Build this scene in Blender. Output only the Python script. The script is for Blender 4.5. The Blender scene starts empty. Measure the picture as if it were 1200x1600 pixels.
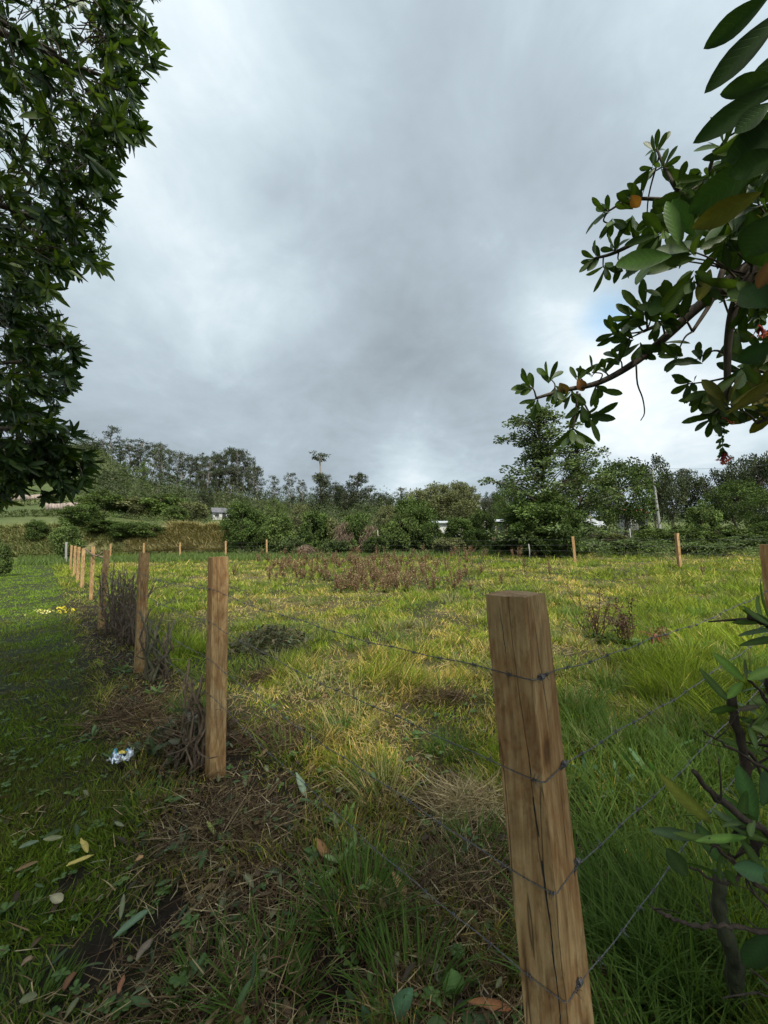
import bpy, math, random
import numpy as np
from mathutils import Vector, Matrix
R = math.radians
rng = np.random.default_rng(7)
random.seed(7)
sc = bpy.context.scene
col = sc.collection

# ------------------------------------------------------------------ camera
CH = 1.45; FPX = 600.0
PITCH = math.atan(50/600.0); ROLL = R(1.2)
CAM = np.array([0, 0, CH])
r0 = np.array([1., 0, 0]); f0 = np.array([0, math.cos(PITCH), math.sin(PITCH)]); u0 = np.array([0, -math.sin(PITCH), math.cos(PITCH)])
cr = math.cos(ROLL)*r0 - math.sin(ROLL)*u0
cu = math.sin(ROLL)*r0 + math.cos(ROLL)*u0
cd = bpy.data.cameras.new('camera'); cam = bpy.data.objects.new('camera', cd); col.objects.link(cam)
M = Matrix(((cr[0], cu[0], -f0[0], 0), (cr[1], cu[1], -f0[1], 0), (cr[2], cu[2], -f0[2], CH), (0, 0, 0, 1)))
cam.matrix_world = M
cd.sensor_fit = 'VERTICAL'; cd.sensor_height = 24; cd.lens = FPX/1600*24
cd.clip_start = 0.05; cd.clip_end = 4000
sc.camera = cam
sc.view_settings.view_transform = 'Standard'; sc.view_settings.look = 'None'
sc.view_settings.gamma = 1; sc.view_settings.exposure = 0.28
sc.cycles.max_bounces = 6; sc.cycles.diffuse_bounces = 3; sc.cycles.transmission_bounces = 3
sc.cycles.use_denoising = True

def ray(px, py):
    return f0 + (px-600)/FPX*cr - (py-800)/FPX*cu
def W(px, py, d):                      # point seen at a pixel of the 1200x1600 photo, d metres deep
    return CAM + d*ray(px, py)
def proj(P):
    q = np.asarray(P) - CAM
    z = q @ f0
    zz = np.where(np.abs(z) < 1e-4, 1e-4, z)
    return 600 + FPX*(q @ cr)/zz, 800 - FPX*(q @ cu)/zz, z

# ------------------------------------------------------------------ light
SUN_EL, SUN_AZ = R(50), R(162)         # azimuth clockwise from +Y
sd = np.array([math.sin(SUN_AZ)*math.cos(SUN_EL), math.cos(SUN_AZ)*math.cos(SUN_EL), math.sin(SUN_EL)])
sl = bpy.data.lights.new('sun', 'SUN'); sl.energy = 4.6; sl.angle = R(10); sl.color = (1, .93, .80)
so = bpy.data.objects.new('sun', sl); col.objects.link(so)
so.rotation_euler = Vector(-sd).to_track_quat('-Z', 'Y').to_euler()

world = bpy.data.worlds.new("World"); sc.world = world; world.use_nodes = True
nt = world.node_tree; nt.nodes.clear()
def N(t, **k):
    n = nt.nodes.new(t)
    for a, b in k.items(): setattr(n, a, b)
    return n
def L(a, b): nt.links.new(a, b)
def math_(op, a, b=None, clamp=False):
    n = N('ShaderNodeMath', operation=op, use_clamp=clamp)
    for i, v in enumerate((a, b)):
        if v is None: continue
        if isinstance(v, (int, float)): n.inputs[i].default_value = v
        else: L(v, n.inputs[i])
    return n.outputs[0]
out = N('ShaderNodeOutputWorld'); bg = N('ShaderNodeBackground'); bg.inputs[1].default_value = 0.1
L(bg.outputs[0], out.inputs[0])
sky = N('ShaderNodeTexSky', sky_type='NISHITA'); sky.sun_disc = False
sky.sun_elevation = SUN_EL; sky.sun_rotation = SUN_AZ; sky.altitude = 2500
tc = N('ShaderNodeTexCoord')
vn = N('ShaderNodeVectorMath', operation='NORMALIZE'); L(tc.outputs['Generated'], vn.inputs[0]); D = vn.outputs[0]
sp = N('ShaderNodeSeparateXYZ'); L(D, sp.inputs[0])
zz = math_('ADD', math_('MAXIMUM', sp.outputs[2], 0.0), 0.30)
cb = N('ShaderNodeCombineXYZ'); L(math_('DIVIDE', sp.outputs[0], zz), cb.inputs[0]); L(math_('DIVIDE', sp.outputs[1], zz), cb.inputs[1])
def noise(vec, scale, detail, rough, dist=0.0, w=0.0):
    n = N('ShaderNodeTexNoise'); n.noise_dimensions = '4D'
    L(vec, n.inputs['Vector']); n.inputs['W'].default_value = w
    n.inputs['Scale'].default_value = scale; n.inputs['Detail'].default_value = detail
    n.inputs['Roughness'].default_value = rough; n.inputs['Distortion'].default_value = dist
    return n.outputs['Fac']
n1 = noise(cb.outputs[0], 0.95, 7, .55, .35, 3.1)
n2 = noise(cb.outputs[0], 2.6, 5, .6, .6, 8.4)
n3 = noise(D, 1.6, 3, .5, .3, 1.7); n4 = noise(cb.outputs[0], 5.5, 6, .62, 1.2, 5.2)
b = math_('ADD', math_('MULTIPLY', math_('SUBTRACT', n1, .5), 0.98), 0.53)
b = math_('ADD', b, math_('MULTIPLY', math_('SUBTRACT', n2, .5), 0.50))
b = math_('ADD', b, math_('MULTIPLY', math_('SUBTRACT', n3, .5), 0.3))
b = math_('ADD', b, math_('MULTIPLY', math_('SUBTRACT', n4, .5), 0.20))
def blob(dirv, sig):
    v = np.array(dirv, float); v /= np.linalg.norm(v)
    d = N('ShaderNodeVectorMath', operation='DISTANCE'); L(D, d.inputs[0]); d.inputs[1].default_value = tuple(v)
    q = math_('MULTIPLY', d.outputs['Value'], 1/sig)
    return math_('EXPONENT', math_('MULTIPLY', math_('MULTIPLY', q, q), -1.0))
for px, py, s, a in [(320, 120, .20, .24), (230, 330, .30, .16), (600, 130, .34, -.14), (760, 250, .26, -.08), (400, 240, .15, -.14), (430, 440, .20, .22), (1100, 150, .22, .06),
                     (650, 470, .20, -.12), (870, 440, .13, .16), (960, 600, .10, .20), (860, 540, .10, .18), (520, 590, .28, -.17), (250, 650, .30, -.15), (780, 655, .16, -.12),
                     (640, 735, .13, .26), (1060, 610, .18, .30), (940, 540, .09, .14), (900, 700, .10, .08)]:
    b = math_('ADD', b, math_('MULTIPLY', blob(ray(px, py), s), a))
rp = N('ShaderNodeValToRGB'); L(b, rp.inputs[0]); e = rp.color_ramp.elements
e[0].position = 0.05; e[0].color = (.26, .30, .345, 1); e[1].position = 1.0; e[1].color = (.93, 1.0, 1.03, 1)
for p_, c_ in ((.3, (.355, .42, .475, 1)), (.5, (.44, .525, .59, 1)), (.72, (.60, .71, .775, 1))):
    k = e.new(p_); k.color = c_
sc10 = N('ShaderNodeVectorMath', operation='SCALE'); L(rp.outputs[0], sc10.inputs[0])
glow = math_('ADD', math_('MULTIPLY', blob(sd, .6), 34.0), 8.9)      # cloud round the sun, out of view, boosted to throw more light
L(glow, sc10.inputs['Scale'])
hole = math_('MULTIPLY', math_('ADD', math_('ADD', blob(ray(955, 490), .07), math_('MULTIPLY', n2, 1.6)), -1.22), 1.5, True)
hole2 = math_('MULTIPLY', hole, .6)
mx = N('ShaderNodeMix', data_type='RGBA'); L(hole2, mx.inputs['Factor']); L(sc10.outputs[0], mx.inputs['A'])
skb = N('ShaderNodeVectorMath', operation='MULTIPLY'); L(sky.outputs[0], skb.inputs[0]); skb.inputs[1].default_value = (2.4, 3.3, 2.9)
L(skb.outputs[0], mx.inputs['B'])
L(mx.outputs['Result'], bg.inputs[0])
world.cycles.sampling_method = 'MANUAL'; world.cycles.sample_map_resolution = 512

# ------------------------------------------------------------------ numeric noise and terrain
_T = np.random.default_rng(99).random((256, 256))
def vnoise(x, y, s=1.0, seed=0):
    x = np.asarray(x, float)*s + seed*17.3; y = np.asarray(y, float)*s + seed*31.7
    xi = np.floor(x).astype(int); yi = np.floor(y).astype(int); fx = x-xi; fy = y-yi
    fx = fx*fx*(3-2*fx); fy = fy*fy*(3-2*fy)
    a = _T[xi & 255, yi & 255]; b_ = _T[(xi+1) & 255, yi & 255]; c = _T[xi & 255, (yi+1) & 255]; d = _T[(xi+1) & 255, (yi+1) & 255]
    return (a*(1-fx)+b_*fx)*(1-fy) + (c*(1-fx)+d*fx)*fy
def fbm(x, y, s=1.0, seed=0, o=4):
    r = 0; a = .5; t = 0
    for i in range(o):
        r = r + a*vnoise(x, y, s*2**i, seed+i*3); t += a; a *= .5
    return r/t
def sst(x, a, b_):
    t = np.clip((x-a)/(b_-a), 0, 1); return t*t*(3-2*t)
TY = [33, 36, 40, 55, 75, 100, 130, 170, 220, 260, 350, 600, 2000]
TT = [-.78, -.62, -.45, -.22, .3, .5]
TE = [[-.026, -.01, .060, .085, .125, .160, .195, .230, .270, .280, .20, .10, .02],
      [-.026, -.01, .060, .070, .080, .095, .118, .145, .172, .175, .13, .07, .02],
      [-.026, -.01, .052, .055, .060, .070, .088, .115, .140, .140, .09, .05, .01],
      [-.024, -.02, -.01, .000, .015, .040, .062, .085, .108, .110, .08, .04, .01],
      [-.022, -.02, -.01, .000, .015, .040, .075, .094, .088, .085, .07, .03, .01],
      [-.020, -.015, -.01, .000, .010, .025, .040, .050, .060, .060, .05, .03, .01]]
TE = np.array(TE)
LP = np.array([-1.08, 2.45]); LD = np.array([-.66, .75]); LN = np.array([-.75, -.66])   # the fence beside the path
def fence_s(x, y): return (x-LP[0])*LN[0] + (y-LP[1])*LN[1]                               # > 0 on the path side
def G(x, y):
    x = np.asarray(x, float); y = np.asarray(y, float)
    z = .25*sst(y, 9, 20) + .35*sst(y, 19, 33)
    yy = np.clip(y, 33, 2000); t = np.clip(x/np.maximum(y, 1), -.78, .5)
    rows = np.array([np.interp(yy, TY, r) for r in TE])
    e_ = np.zeros_like(z)
    for i in range(len(TT)-1):
        m = (t >= TT[i]) & (t <= TT[i+1])
        w = (t-TT[i])/(TT[i+1]-TT[i]); w = w*w*(3-2*w)
        e_ = np.where(m, rows[i]*(1-w)+rows[i+1]*w, e_)
    far = CH + e_*yy
    z = np.where(y > 33, far, z)
    near = 1 - sst(np.hypot(x, y), 25, 40)
    z = z + near*(.05*(fbm(x, y, 1.1, 2)-.5) + .06*(fbm(x, y, .35, 5)-.5))
    s = fence_s(x, y)
    z = z + .05*np.exp(-((s-.15)/.35)**2)*near                      # low bank of cut brush under the fence
    for hx, hy, hr, hd in HOLES: z = z - hd*np.exp(-((x-hx)**2+(y-hy)**2)/hr**2)
    z = z + sst(y, 40, 90)*(1.2*(fbm(x, y, .03, 9)-.5))
    return z
HOLES = []
def gpix(px, py):                       # ground point under a pixel
    r = ray(px, py); lo, hi = .3, 400.0
    prev = .3
    for i in range(400):
        d = .3*1.02**i; p = CAM + d*r
        if p[2] < G(p[0], p[1]):
            lo, hi = prev, d; break
        prev = d
    for _ in range(30):
        m = (lo+hi)/2; p = CAM+m*r
        if p[2] < G(p[0], p[1]): hi = m
        else: lo = m
    p = CAM+hi*r
    return np.array([p[0], p[1], float(G(p[0], p[1]))])
for px, py, hr, hd in [(500, 1530, .16, .14), (265, 1425, .07, .03), (112, 1378, .06, .025), (150, 1495, .10, .035), (290, 1400, .05, .02)]:
    p_ = gpix(px, py); HOLES.append((p_[0], p_[1], hr, hd))

# ------------------------------------------------------------------ mesh helpers
class MB:
    def __init__(s): s.v = []; s.f = []; s.c = []; s.al = {}; s.n = 0
    def add(s, v, faces, c=(.5, .5, .5)):
        v = np.asarray(v, float).reshape(-1, 3)
        for f in (faces if isinstance(faces, (list, tuple)) and len(faces) and isinstance(faces[0], np.ndarray) and faces[0].ndim == 2 else [np.asarray(faces)]):
            s.f.append(f + s.n)
        c = np.asarray(c, float)
        if c.ndim == 1: c = np.tile(c[:3], (len(v), 1))
        s.v.append(v); s.c.append(c[:, :3]); s.n += len(v)
        return s
    def mesh(s, name, smooth=True):
        me = bpy.data.meshes.new(name)
        V = np.concatenate(s.v).astype(np.float32); C_ = np.concatenate(s.c)
        me.vertices.add(len(V)); me.vertices.foreach_set('co', V.ravel())
        idx = np.concatenate([f.ravel() for f in s.f]).astype(np.int32)
        cnt = np.concatenate([np.full(len(f), f.shape[1]) for f in s.f])
        st = np.concatenate([[0], np.cumsum(cnt)[:-1]]).astype(np.int32)
        me.loops.add(len(idx)); me.loops.foreach_set('vertex_index', idx)
        me.polygons.add(len(cnt)); me.polygons.foreach_set('loop_start', st)
        try: me.polygons.foreach_set('loop_total', cnt.astype(np.int32))
        except Exception: pass
        me.update(calc_edges=True)
        a = me.color_attributes.new('Col', 'FLOAT_COLOR', 'POINT')
        a.data.foreach_set('color', np.concatenate([C_, np.concatenate([s.al.get(i, np.zeros(len(v)))[:len(v)] for i, v in enumerate(s.v)])[:, None]], 1).astype(np.float32).ravel())
        me.polygons.foreach_set('use_smooth', np.full(len(cnt), bool(smooth)))
        me.validate(); me.update()
        return me
def link(name, me, mat=None, parent=None):
    o = bpy.data.objects.new(name, me); col.objects.link(o)
    if mat is not None and not me.materials: me.materials.append(mat)
    if parent is not None: o.parent = parent
    return o
def obj(name, mb, mat, parent=None, smooth=True): return link(name, mb.mesh(name, smooth), mat, parent)
def tag(o, label=None, cat=None, group=None, kind=None):
    if label: o['label'] = label
    if cat: o['category'] = cat
    if group: o['group'] = group
    if kind: o['kind'] = kind
    return o
def thing(name, label, cat, loc=(0, 0, 0), group=None):
    o = bpy.data.objects.new(name, None); col.objects.link(o); o.location = [float(q) for q in loc]; o.empty_display_size = .1
    return tag(o, label, cat, group)
def shift(mb, p):
    mb.v = [v - np.asarray(p) for v in mb.v]; return mb
def norm(a): return a/np.maximum(np.linalg.norm(a, axis=-1, keepdims=True), 1e-9)
def frames(P):
    T = np.gradient(P, axis=0); T = norm(T)
    ref = np.array([0, 0, 1.]) if abs(T[0][2]) < .9 else np.array([1., 0, 0])
    Nn = np.zeros_like(P); n = norm(np.cross(T[0], ref))
    for i in range(len(P)):
        n = n - T[i]*(n @ T[i]); n = norm(n); Nn[i] = n
    return T, Nn, np.cross(T, Nn)
def tube(mb, P, r, n=6, c=(.1, .07, .05), caps=True):
    P = np.asarray(P, float); k = len(P); r = np.broadcast_to(np.asarray(r, float), (k,))
    T, A, B = frames(P)
    a = np.linspace(0, 2*np.pi, n, endpoint=False)
    V = P[:, None] + r[:, None, None]*(np.cos(a)[None, :, None]*A[:, None] + np.sin(a)[None, :, None]*B[:, None])
    i = np.arange(k-1)[:, None]*n; j = np.arange(n)[None]; j2 = (j+1) % n
    F = np.stack([i+j, i+j2, i+n+j2, i+n+j], -1).reshape(-1, 4)
    fs = [F]
    if caps and n >= 4:
        fs += [np.array([[0, (q+1) % n, q] for q in range(2, n-1)][:0] + [[0, q, q+1][::-1] for q in range(1, n-1)]),
               np.array([[(k-1)*n, (k-1)*n+q, (k-1)*n+q+1] for q in range(1, n-1)])]
    mb.add(V.reshape(-1, 3), fs, c)
def spline(P, n=8):
    P = np.asarray(P, float); Q = np.vstack([2*P[0]-P[1], P, 2*P[-1]-P[-2]]); o = []
    for i in range(1, len(Q)-2):
        for t in np.linspace(0, 1, n, endpoint=False):
            o.append(.5*((2*Q[i])+(-Q[i-1]+Q[i+1])*t+(2*Q[i-1]-5*Q[i]+4*Q[i+1]-Q[i+2])*t*t+(-Q[i-1]+3*Q[i]-3*Q[i+1]+Q[i+2])*t**3))
    o.append(P[-1]); return np.array(o)
def box(mb, c, s, col_=(.5, .5, .5), rot=0.0):
    x, y, z = np.array(s)/2
    v = np.array([[-x, -y, -z], [x, -y, -z], [x, y, -z], [-x, y, -z], [-x, -y, z], [x, -y, z], [x, y, z], [-x, y, z]])
    ca, sa = math.cos(rot), math.sin(rot); v = v @ np.array([[ca, sa, 0], [-sa, ca, 0], [0, 0, 1]])
    mb.add(v+np.array(c), np.array([[0, 3, 2, 1], [4, 5, 6, 7], [0, 1, 5, 4], [1, 2, 6, 5], [2, 3, 7, 6], [3, 0, 4, 7]]), col_)

def leaf_template(widths, ss, fold=.12, wave=0.0):
    v = [[0, 0, 0]]; f = []
    for s_, w in zip(ss, widths):
        v += [[s_, -w, fold*w*2], [s_, 0, 0], [s_, w, fold*w*2]]
    v.append([1, 0, 0]); k = len(ss)
    f += [[0, 1, 2], [0, 2, 3]]
    for i in range(k-1):
        a = 1+3*i; b_ = a+3
        f += [[a, b_, b_+1], [a, b_+1, a+1], [a+1, b_+1, b_+2], [a+1, b_+2, a+2]]
    t = len(v)-1; a = 1+3*(k-1)
    f += [[a, t, a+1], [a+1, t, a+2]]
    return np.array(v), np.array(f)
LEAF_L = leaf_template([.10, .17, .19, .15, .07], [.12, .32, .55, .78, .93])          # lanceolate
LEAF_O = leaf_template([.04, .10, .16, .20, .185, .10], [.08, .24, .42, .60, .78, .93])          # obovate
LEAF_H = leaf_template([.045, .09, .14, .185, .215, .225, .20, .14, .07], [.06, .15, .26, .38, .50, .62, .74, .86, .95])
LEAF_S = leaf_template([.24], [.45], .15)                                             # simple, for far crowns
BLADE = (np.array([[0, -.5, 0], [0, .5, 0], [.38, -.42, 0], [.38, .42, 0], [.72, -.27, 0], [.72, .27, 0], [1, 0, 0]]),
         np.array([[0, 2, 3], [0, 3, 1], [2, 4, 5], [2, 5, 3], [4, 6, 5]]))
BLADE2 = (np.array([[0, -.5, 0], [0, .5, 0], [.55, -.4, 0], [.55, .4, 0], [1, 0, 0]]), np.array([[0, 2, 3], [0, 3, 1], [2, 4, 3]]))
def scatter(mb, tmpl, P, Dv, Nv, Ln, Wd, bend, C_, shade=0.0):
    """copies of a small template: x along Dv, y across, z towards Nv; bend curls the far end down"""
    tv, tf = tmpl; n = len(P)
    Dv = norm(np.asarray(Dv, float)); S = norm(np.cross(Nv, Dv)); Nn = np.cross(Dv, S)
    Ln = np.broadcast_to(np.asarray(Ln, float), (n,)); Wd = np.broadcast_to(np.asarray(Wd, float), (n,)); bend = np.broadcast_to(np.asarray(bend, float), (n,))
    x, y, z = tv[:, 0], tv[:, 1], tv[:, 2]
    V = P[:, None] + Dv[:, None]*(x[None]*Ln[:, None])[..., None] + S[:, None]*(y[None]*Wd[:, None])[..., None] \
        + Nn[:, None]*((z[None]*Wd[:, None]) - bend[:, None]*Ln[:, None]*(x**2)[None])[..., None]
    F = (tf[None] + (np.arange(n)*len(tv))[:, None, None]).reshape(-1, 3)
    C_ = np.broadcast_to(np.asarray(C_, float), (n, 3))
    C2 = np.repeat(C_, len(tv), 0)
    if len(tv) > 7: C2 = C2*np.tile(np.where(np.abs(y) < 1e-6, 1.45, .90), n)[:, None]
    if len(tv) > 7: mb.al[len(mb.v)] = np.tile(x-.9*np.abs(y), n)+.02
    mb.add(V.reshape(-1, 3), F, C2)
def rdir(n, g=rng): return norm(g.normal(size=(n, 3)))

# ------------------------------------------------------------------ materials
def newmat(name):
    m = bpy.data.materials.new(name); m.use_nodes = True; t = m.node_tree; t.nodes.clear()
    o = t.nodes.new('ShaderNodeOutputMaterial'); p = t.nodes.new('ShaderNodeBsdfPrincipled'); t.links.new(p.outputs[0], o.inputs[0])
    return m, t, p, o
def leafmat(name, tr=.3, rough=.5, spec=.3, var=.3, nscale=60, vein=.25):
    m, t, p, o = newmat(name)
    a = t.nodes.new('ShaderNodeVertexColor'); a.layer_name = 'Col'
    oi = t.nodes.new('ShaderNodeObjectInfo'); mr = t.nodes.new('ShaderNodeMapRange'); t.links.new(oi.outputs['Random'], mr.inputs[0])
    mr.inputs[3].default_value = 1-var/2; mr.inputs[4].default_value = 1+var/2
    no = t.nodes.new('ShaderNodeTexNoise'); no.inputs['Scale'].default_value = nscale; no.inputs['Detail'].default_value = 3
    ge = t.nodes.new('ShaderNodeNewGeometry'); t.links.new(ge.outputs['Position'], no.inputs['Vector'])
    m2 = t.nodes.new('ShaderNodeMapRange'); t.links.new(no.outputs['Fac'], m2.inputs[0]); m2.inputs[3].default_value = 1-vein; m2.inputs[4].default_value = 1+vein
    mm = t.nodes.new('ShaderNodeMath'); mm.operation = 'MULTIPLY'; t.links.new(mr.outputs[0], mm.inputs[0]); t.links.new(m2.outputs[0], mm.inputs[1])
    sc_ = t.nodes.new('ShaderNodeVectorMath'); sc_.operation = 'SCALE'; t.links.new(a.outputs[0], sc_.inputs[0]); t.links.new(mm.outputs[0], sc_.inputs['Scale'])
    def mth(op, x_, v_):
        q = t.nodes.new('ShaderNodeMath'); q.operation = op; t.links.new(x_, q.inputs[0])
        if v_ is not None: q.inputs[1].default_value = v_
        return q.outputs[0]
    if vein > .21:
        vv = mth('SINE', mth('MULTIPLY', a.outputs['Alpha'], 58.0), None); m3 = t.nodes.new('ShaderNodeMapRange'); t.links.new(vv, m3.inputs[0])
        m3.inputs[1].default_value = .80; m3.inputs[2].default_value = 1.0; m3.inputs[3].default_value = 1.0; m3.inputs[4].default_value = 1.2
        s2_ = t.nodes.new('ShaderNodeVectorMath'); s2_.operation = 'SCALE'; t.links.new(sc_.outputs[0], s2_.inputs[0]); t.links.new(m3.outputs[0], s2_.inputs['Scale']); sc_ = s2_
        bpn = t.nodes.new('ShaderNodeBump'); bpn.inputs['Strength'].default_value = .35; bpn.inputs['Distance'].default_value = .002; bpn.invert = True
        t.links.new(m3.outputs[0], bpn.inputs['Height']); t.links.new(bpn.outputs[0], p.inputs['Normal'])
    t.links.new(sc_.outputs[0], p.inputs['Base Color']); p.inputs['Roughness'].default_value = rough; p.inputs['Specular IOR Level'].default_value = spec
    if tr > 0:
        tl = t.nodes.new('ShaderNodeBsdfTranslucent'); mu = t.nodes.new('ShaderNodeVectorMath'); mu.operation = 'MULTIPLY'
        t.links.new(sc_.outputs[0], mu.inputs[0]); mu.inputs[1].default_value = (1.2, 1.3, .4); t.links.new(mu.outputs[0], tl.inputs[0])
        mx_ = t.nodes.new('ShaderNodeMixShader'); mx_.inputs[0].default_value = tr
        t.links.new(p.outputs[0], mx_.inputs[1]); t.links.new(tl.outputs[0], mx_.inputs[2]); t.links.new(mx_.outputs[0], o.inputs[0])
    return m
M_GRASS = leafmat('grass_blades', .34, .55, .07, .0, 9, .2)
M_STRAW = leafmat('dry_straw', .12, .7, .06, .0, 30, .3)
M_LEAF = leafmat('glossy_leaf', .26, .42, .3, .1, 40, .25)
M_FAR = leafmat('distant_foliage', .22, .7, .12, .35, .5, .35)
M_WEED = leafmat('weed_leaf', .28, .5, .25, .15, 50, .25)
M_PETAL = leafmat('petal', .3, .5, .3, .1, 60, .1)

def barkmat(name, c1, c2, scale=30, bump=.6, stretch=.15):
    m, t, p, o = newmat(name)
    g = t.nodes.new('ShaderNodeTexCoord'); mp = t.nodes.new('ShaderNodeMapping'); mp.inputs['Scale'].default_value = (1, 1, stretch)
    t.links.new(g.outputs['Object'], mp.inputs[0])
    no = t.nodes.new('ShaderNodeTexNoise'); no.inputs['Scale'].default_value = scale; no.inputs['Detail'].default_value = 6; no.inputs['Roughness'].default_value = .65
    t.links.new(mp.outputs[0], no.inputs['Vector'])
    r = t.nodes.new('ShaderNodeValToRGB'); t.links.new(no.outputs['Fac'], r.inputs[0])
    r.color_ramp.elements[0].position = .32; r.color_ramp.elements[0].color = (*c1, 1); r.color_ramp.elements[1].position = .7; r.color_ramp.elements[1].color = (*c2, 1)
    t.links.new(r.outputs[0], p.inputs['Base Color']); p.inputs['Roughness'].default_value = .85; p.inputs['Specular IOR Level'].default_value = .25
    bp = t.nodes.new('ShaderNodeBump'); bp.inputs['Strength'].default_value = bump; bp.inputs['Distance'].default_value = .01
    t.links.new(no.outputs['Fac'], bp.inputs['Height']); t.links.new(bp.outputs[0], p.inputs['Normal'])
    return m
M_BARK = barkmat('tree_bark', (.035, .028, .022), (.13, .105, .08))
M_FARBARK = barkmat('pale_bark', (.10, .09, .075), (.26, .24, .21), 3)
M_STICK = barkmat('dead_stick', (.05, .034, .022), (.22, .16, .11), 45)
M_BURNT = barkmat('blackened_twig', (.018, .014, .011), (.075, .055, .040), 45)
M_MOSSY = barkmat('mossy_stump', (.045, .045, .025), (.17, .15, .09), 45)
M_GREYWOOD = barkmat('weathered_wood', (.16, .15, .14), (.34, .32, .30), 25)
M_CONCRETE = barkmat('concrete', (.18, .175, .165), (.28, .27, .255), 4, .1, 1)

def postmat():
    m, t, p, o = newmat('sawn_pine')
    nn = t.nodes.new; lk = t.links.new
    tcn = nn('ShaderNodeTexCoord'); oi = nn('ShaderNodeObjectInfo')
    off = nn('ShaderNodeVectorMath'); off.operation = 'SCALE'; off.inputs[0].default_value = (7, 11, 3); lk(oi.outputs['Random'], off.inputs['Scale'])
    ad0 = nn('ShaderNodeVectorMath'); ad0.operation = 'ADD'; lk(tcn.outputs['Object'], ad0.inputs[0]); lk(off.outputs[0], ad0.inputs[1])
    nsn = nn('ShaderNodeAttribute'); nsn.attribute_name = 'Side'
    nsc = nn('ShaderNodeVectorMath'); nsc.operation = 'MULTIPLY'; lk(nsn.outputs['Vector'], nsc.inputs[0]); nsc.inputs[1].default_value = (3.1, 5.3, 2.2)
    ad = nn('ShaderNodeVectorMath'); ad.operation = 'ADD'; lk(ad0.outputs[0], ad.inputs[0]); lk(nsc.outputs[0], ad.inputs[1])
    def mapn(sx, sy, sz, scale, det, rough, dist):
        mp = nn('ShaderNodeMapping'); mp.inputs['Scale'].default_value = (sx, sy, sz); lk(ad.outputs[0], mp.inputs[0])
        no = nn('ShaderNodeTexNoise'); no.inputs['Scale'].default_value = scale; no.inputs['Detail'].default_value = det
        no.inputs['Roughness'].default_value = rough; no.inputs['Distortion'].default_value = dist; lk(mp.outputs[0], no.inputs['Vector']); return no.outputs['Fac']
    grain = mapn(1, 1, .035, 110, 5, .6, .4)
    figure = mapn(1, 1, .10, 14, 3, .5, 1.6)
    stain = mapn(1, 1, .45, 6, 5, .65, .5)
    dirt = mapn(1, 1, .35, 44, 8, .75, 0)
    def ramp(f, *st):
        r = nn('ShaderNodeValToRGB'); lk(f, r.inputs[0]); el = r.color_ramp.elements
        el[0].position, el[0].color = st[0][0], (*st[0][1], 1); el[1].position, el[1].color = st[-1][0], (*st[-1][1], 1)
        for q in st[1:-1]: k_ = el.new(q[0]); k_.color = (*q[1], 1)
        return r.outputs[0]
    def mix(f, a, b_, mode='MIX'):
        x = nn('ShaderNodeMix'); x.data_type = 'RGBA'; x.blend_type = mode
        if isinstance(f, (int, float)): x.inputs['Factor'].default_value = f
        else: lk(f, x.inputs['Factor'])
        lk(a, x.inputs['A']); lk(b_, x.inputs['B']); return x.outputs['Result']
    base = ramp(figure, (.25, (.29, .185, .085)), (.48, (.46, .32, .155)), (.6, (.34, .215, .095)), (.8, (.54, .39, .20)))
    gr = ramp(grain, (.34, (.55, .50, .44)), (.54, (1, 1, 1)))
    c = mix(.55, base, gr, 'MULTIPLY')
    st = ramp(stain, (.36, (1, 1, 1)), (.47, (.66, .47, .33)), (.54, (1, .97, .92)), (.70, (.55, .41, .30)))
    c = mix(.75, c, st, 'MULTIPLY')
    dr = ramp(dirt, (.36, (.48, .42, .36)), (.50, (1, 1, 1)))
    c = mix(.6, c, dr, 'MULTIPLY')
    # knots
    vo = nn('ShaderNodeTexVoronoi'); vo.inputs['Scale'].default_value = 6.5; mp = nn('ShaderNodeMapping'); mp.inputs['Scale'].default_value = (1, 1, .55); lk(ad.outputs[0], mp.inputs[0]); lk(mp.outputs[0], vo.inputs['Vector'])
    kn = ramp(vo.outputs['Distance'], (.07, (.25, .16, .1)), (.13, (.8, .68, .55)), (.2, (1, 1, 1)))
    c = mix(.75, c, kn, 'MULTIPLY')
    # drying cracks along the grain
    cm = mapn(1, 1, .05, 9, 2, .5, .3)
    ab = nn('ShaderNodeMath'); ab.operation = 'SUBTRACT'; lk(cm, ab.inputs[0]); ab.inputs[1].default_value = .5
    a2 = nn('ShaderNodeMath'); a2.operation = 'ABSOLUTE'; lk(ab.outputs[0], a2.inputs[0])
    ck = ramp(a2.outputs[0], (0.0, (.12, .09, .07)), (.0045, (1, 1, 1)))
    c = mix(.7, c, ck, 'MULTIPLY')
    lk(c, p.inputs['Base Color']); p.inputs['Roughness'].default_value = .72; p.inputs['Specular IOR Level'].default_value = .3
    bp = nn('ShaderNodeBump'); bp.inputs['Strength'].default_value = .5; bp.inputs['Distance'].default_value = .003
    lk(grain, bp.inputs['Height']); bp2 = nn('ShaderNodeBump'); bp2.inputs['Strength'].default_value = .8; bp2.inputs['Distance'].default_value = .004
    sepc = nn('ShaderNodeSeparateColor'); lk(ck, sepc.inputs[0]); lk(sepc.outputs[0], bp2.inputs['Height']); lk(bp.outputs[0], bp2.inputs['Normal']); lk(bp2.outputs[0], p.inputs['Normal'])
    return m
M_POST = postmat()
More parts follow.
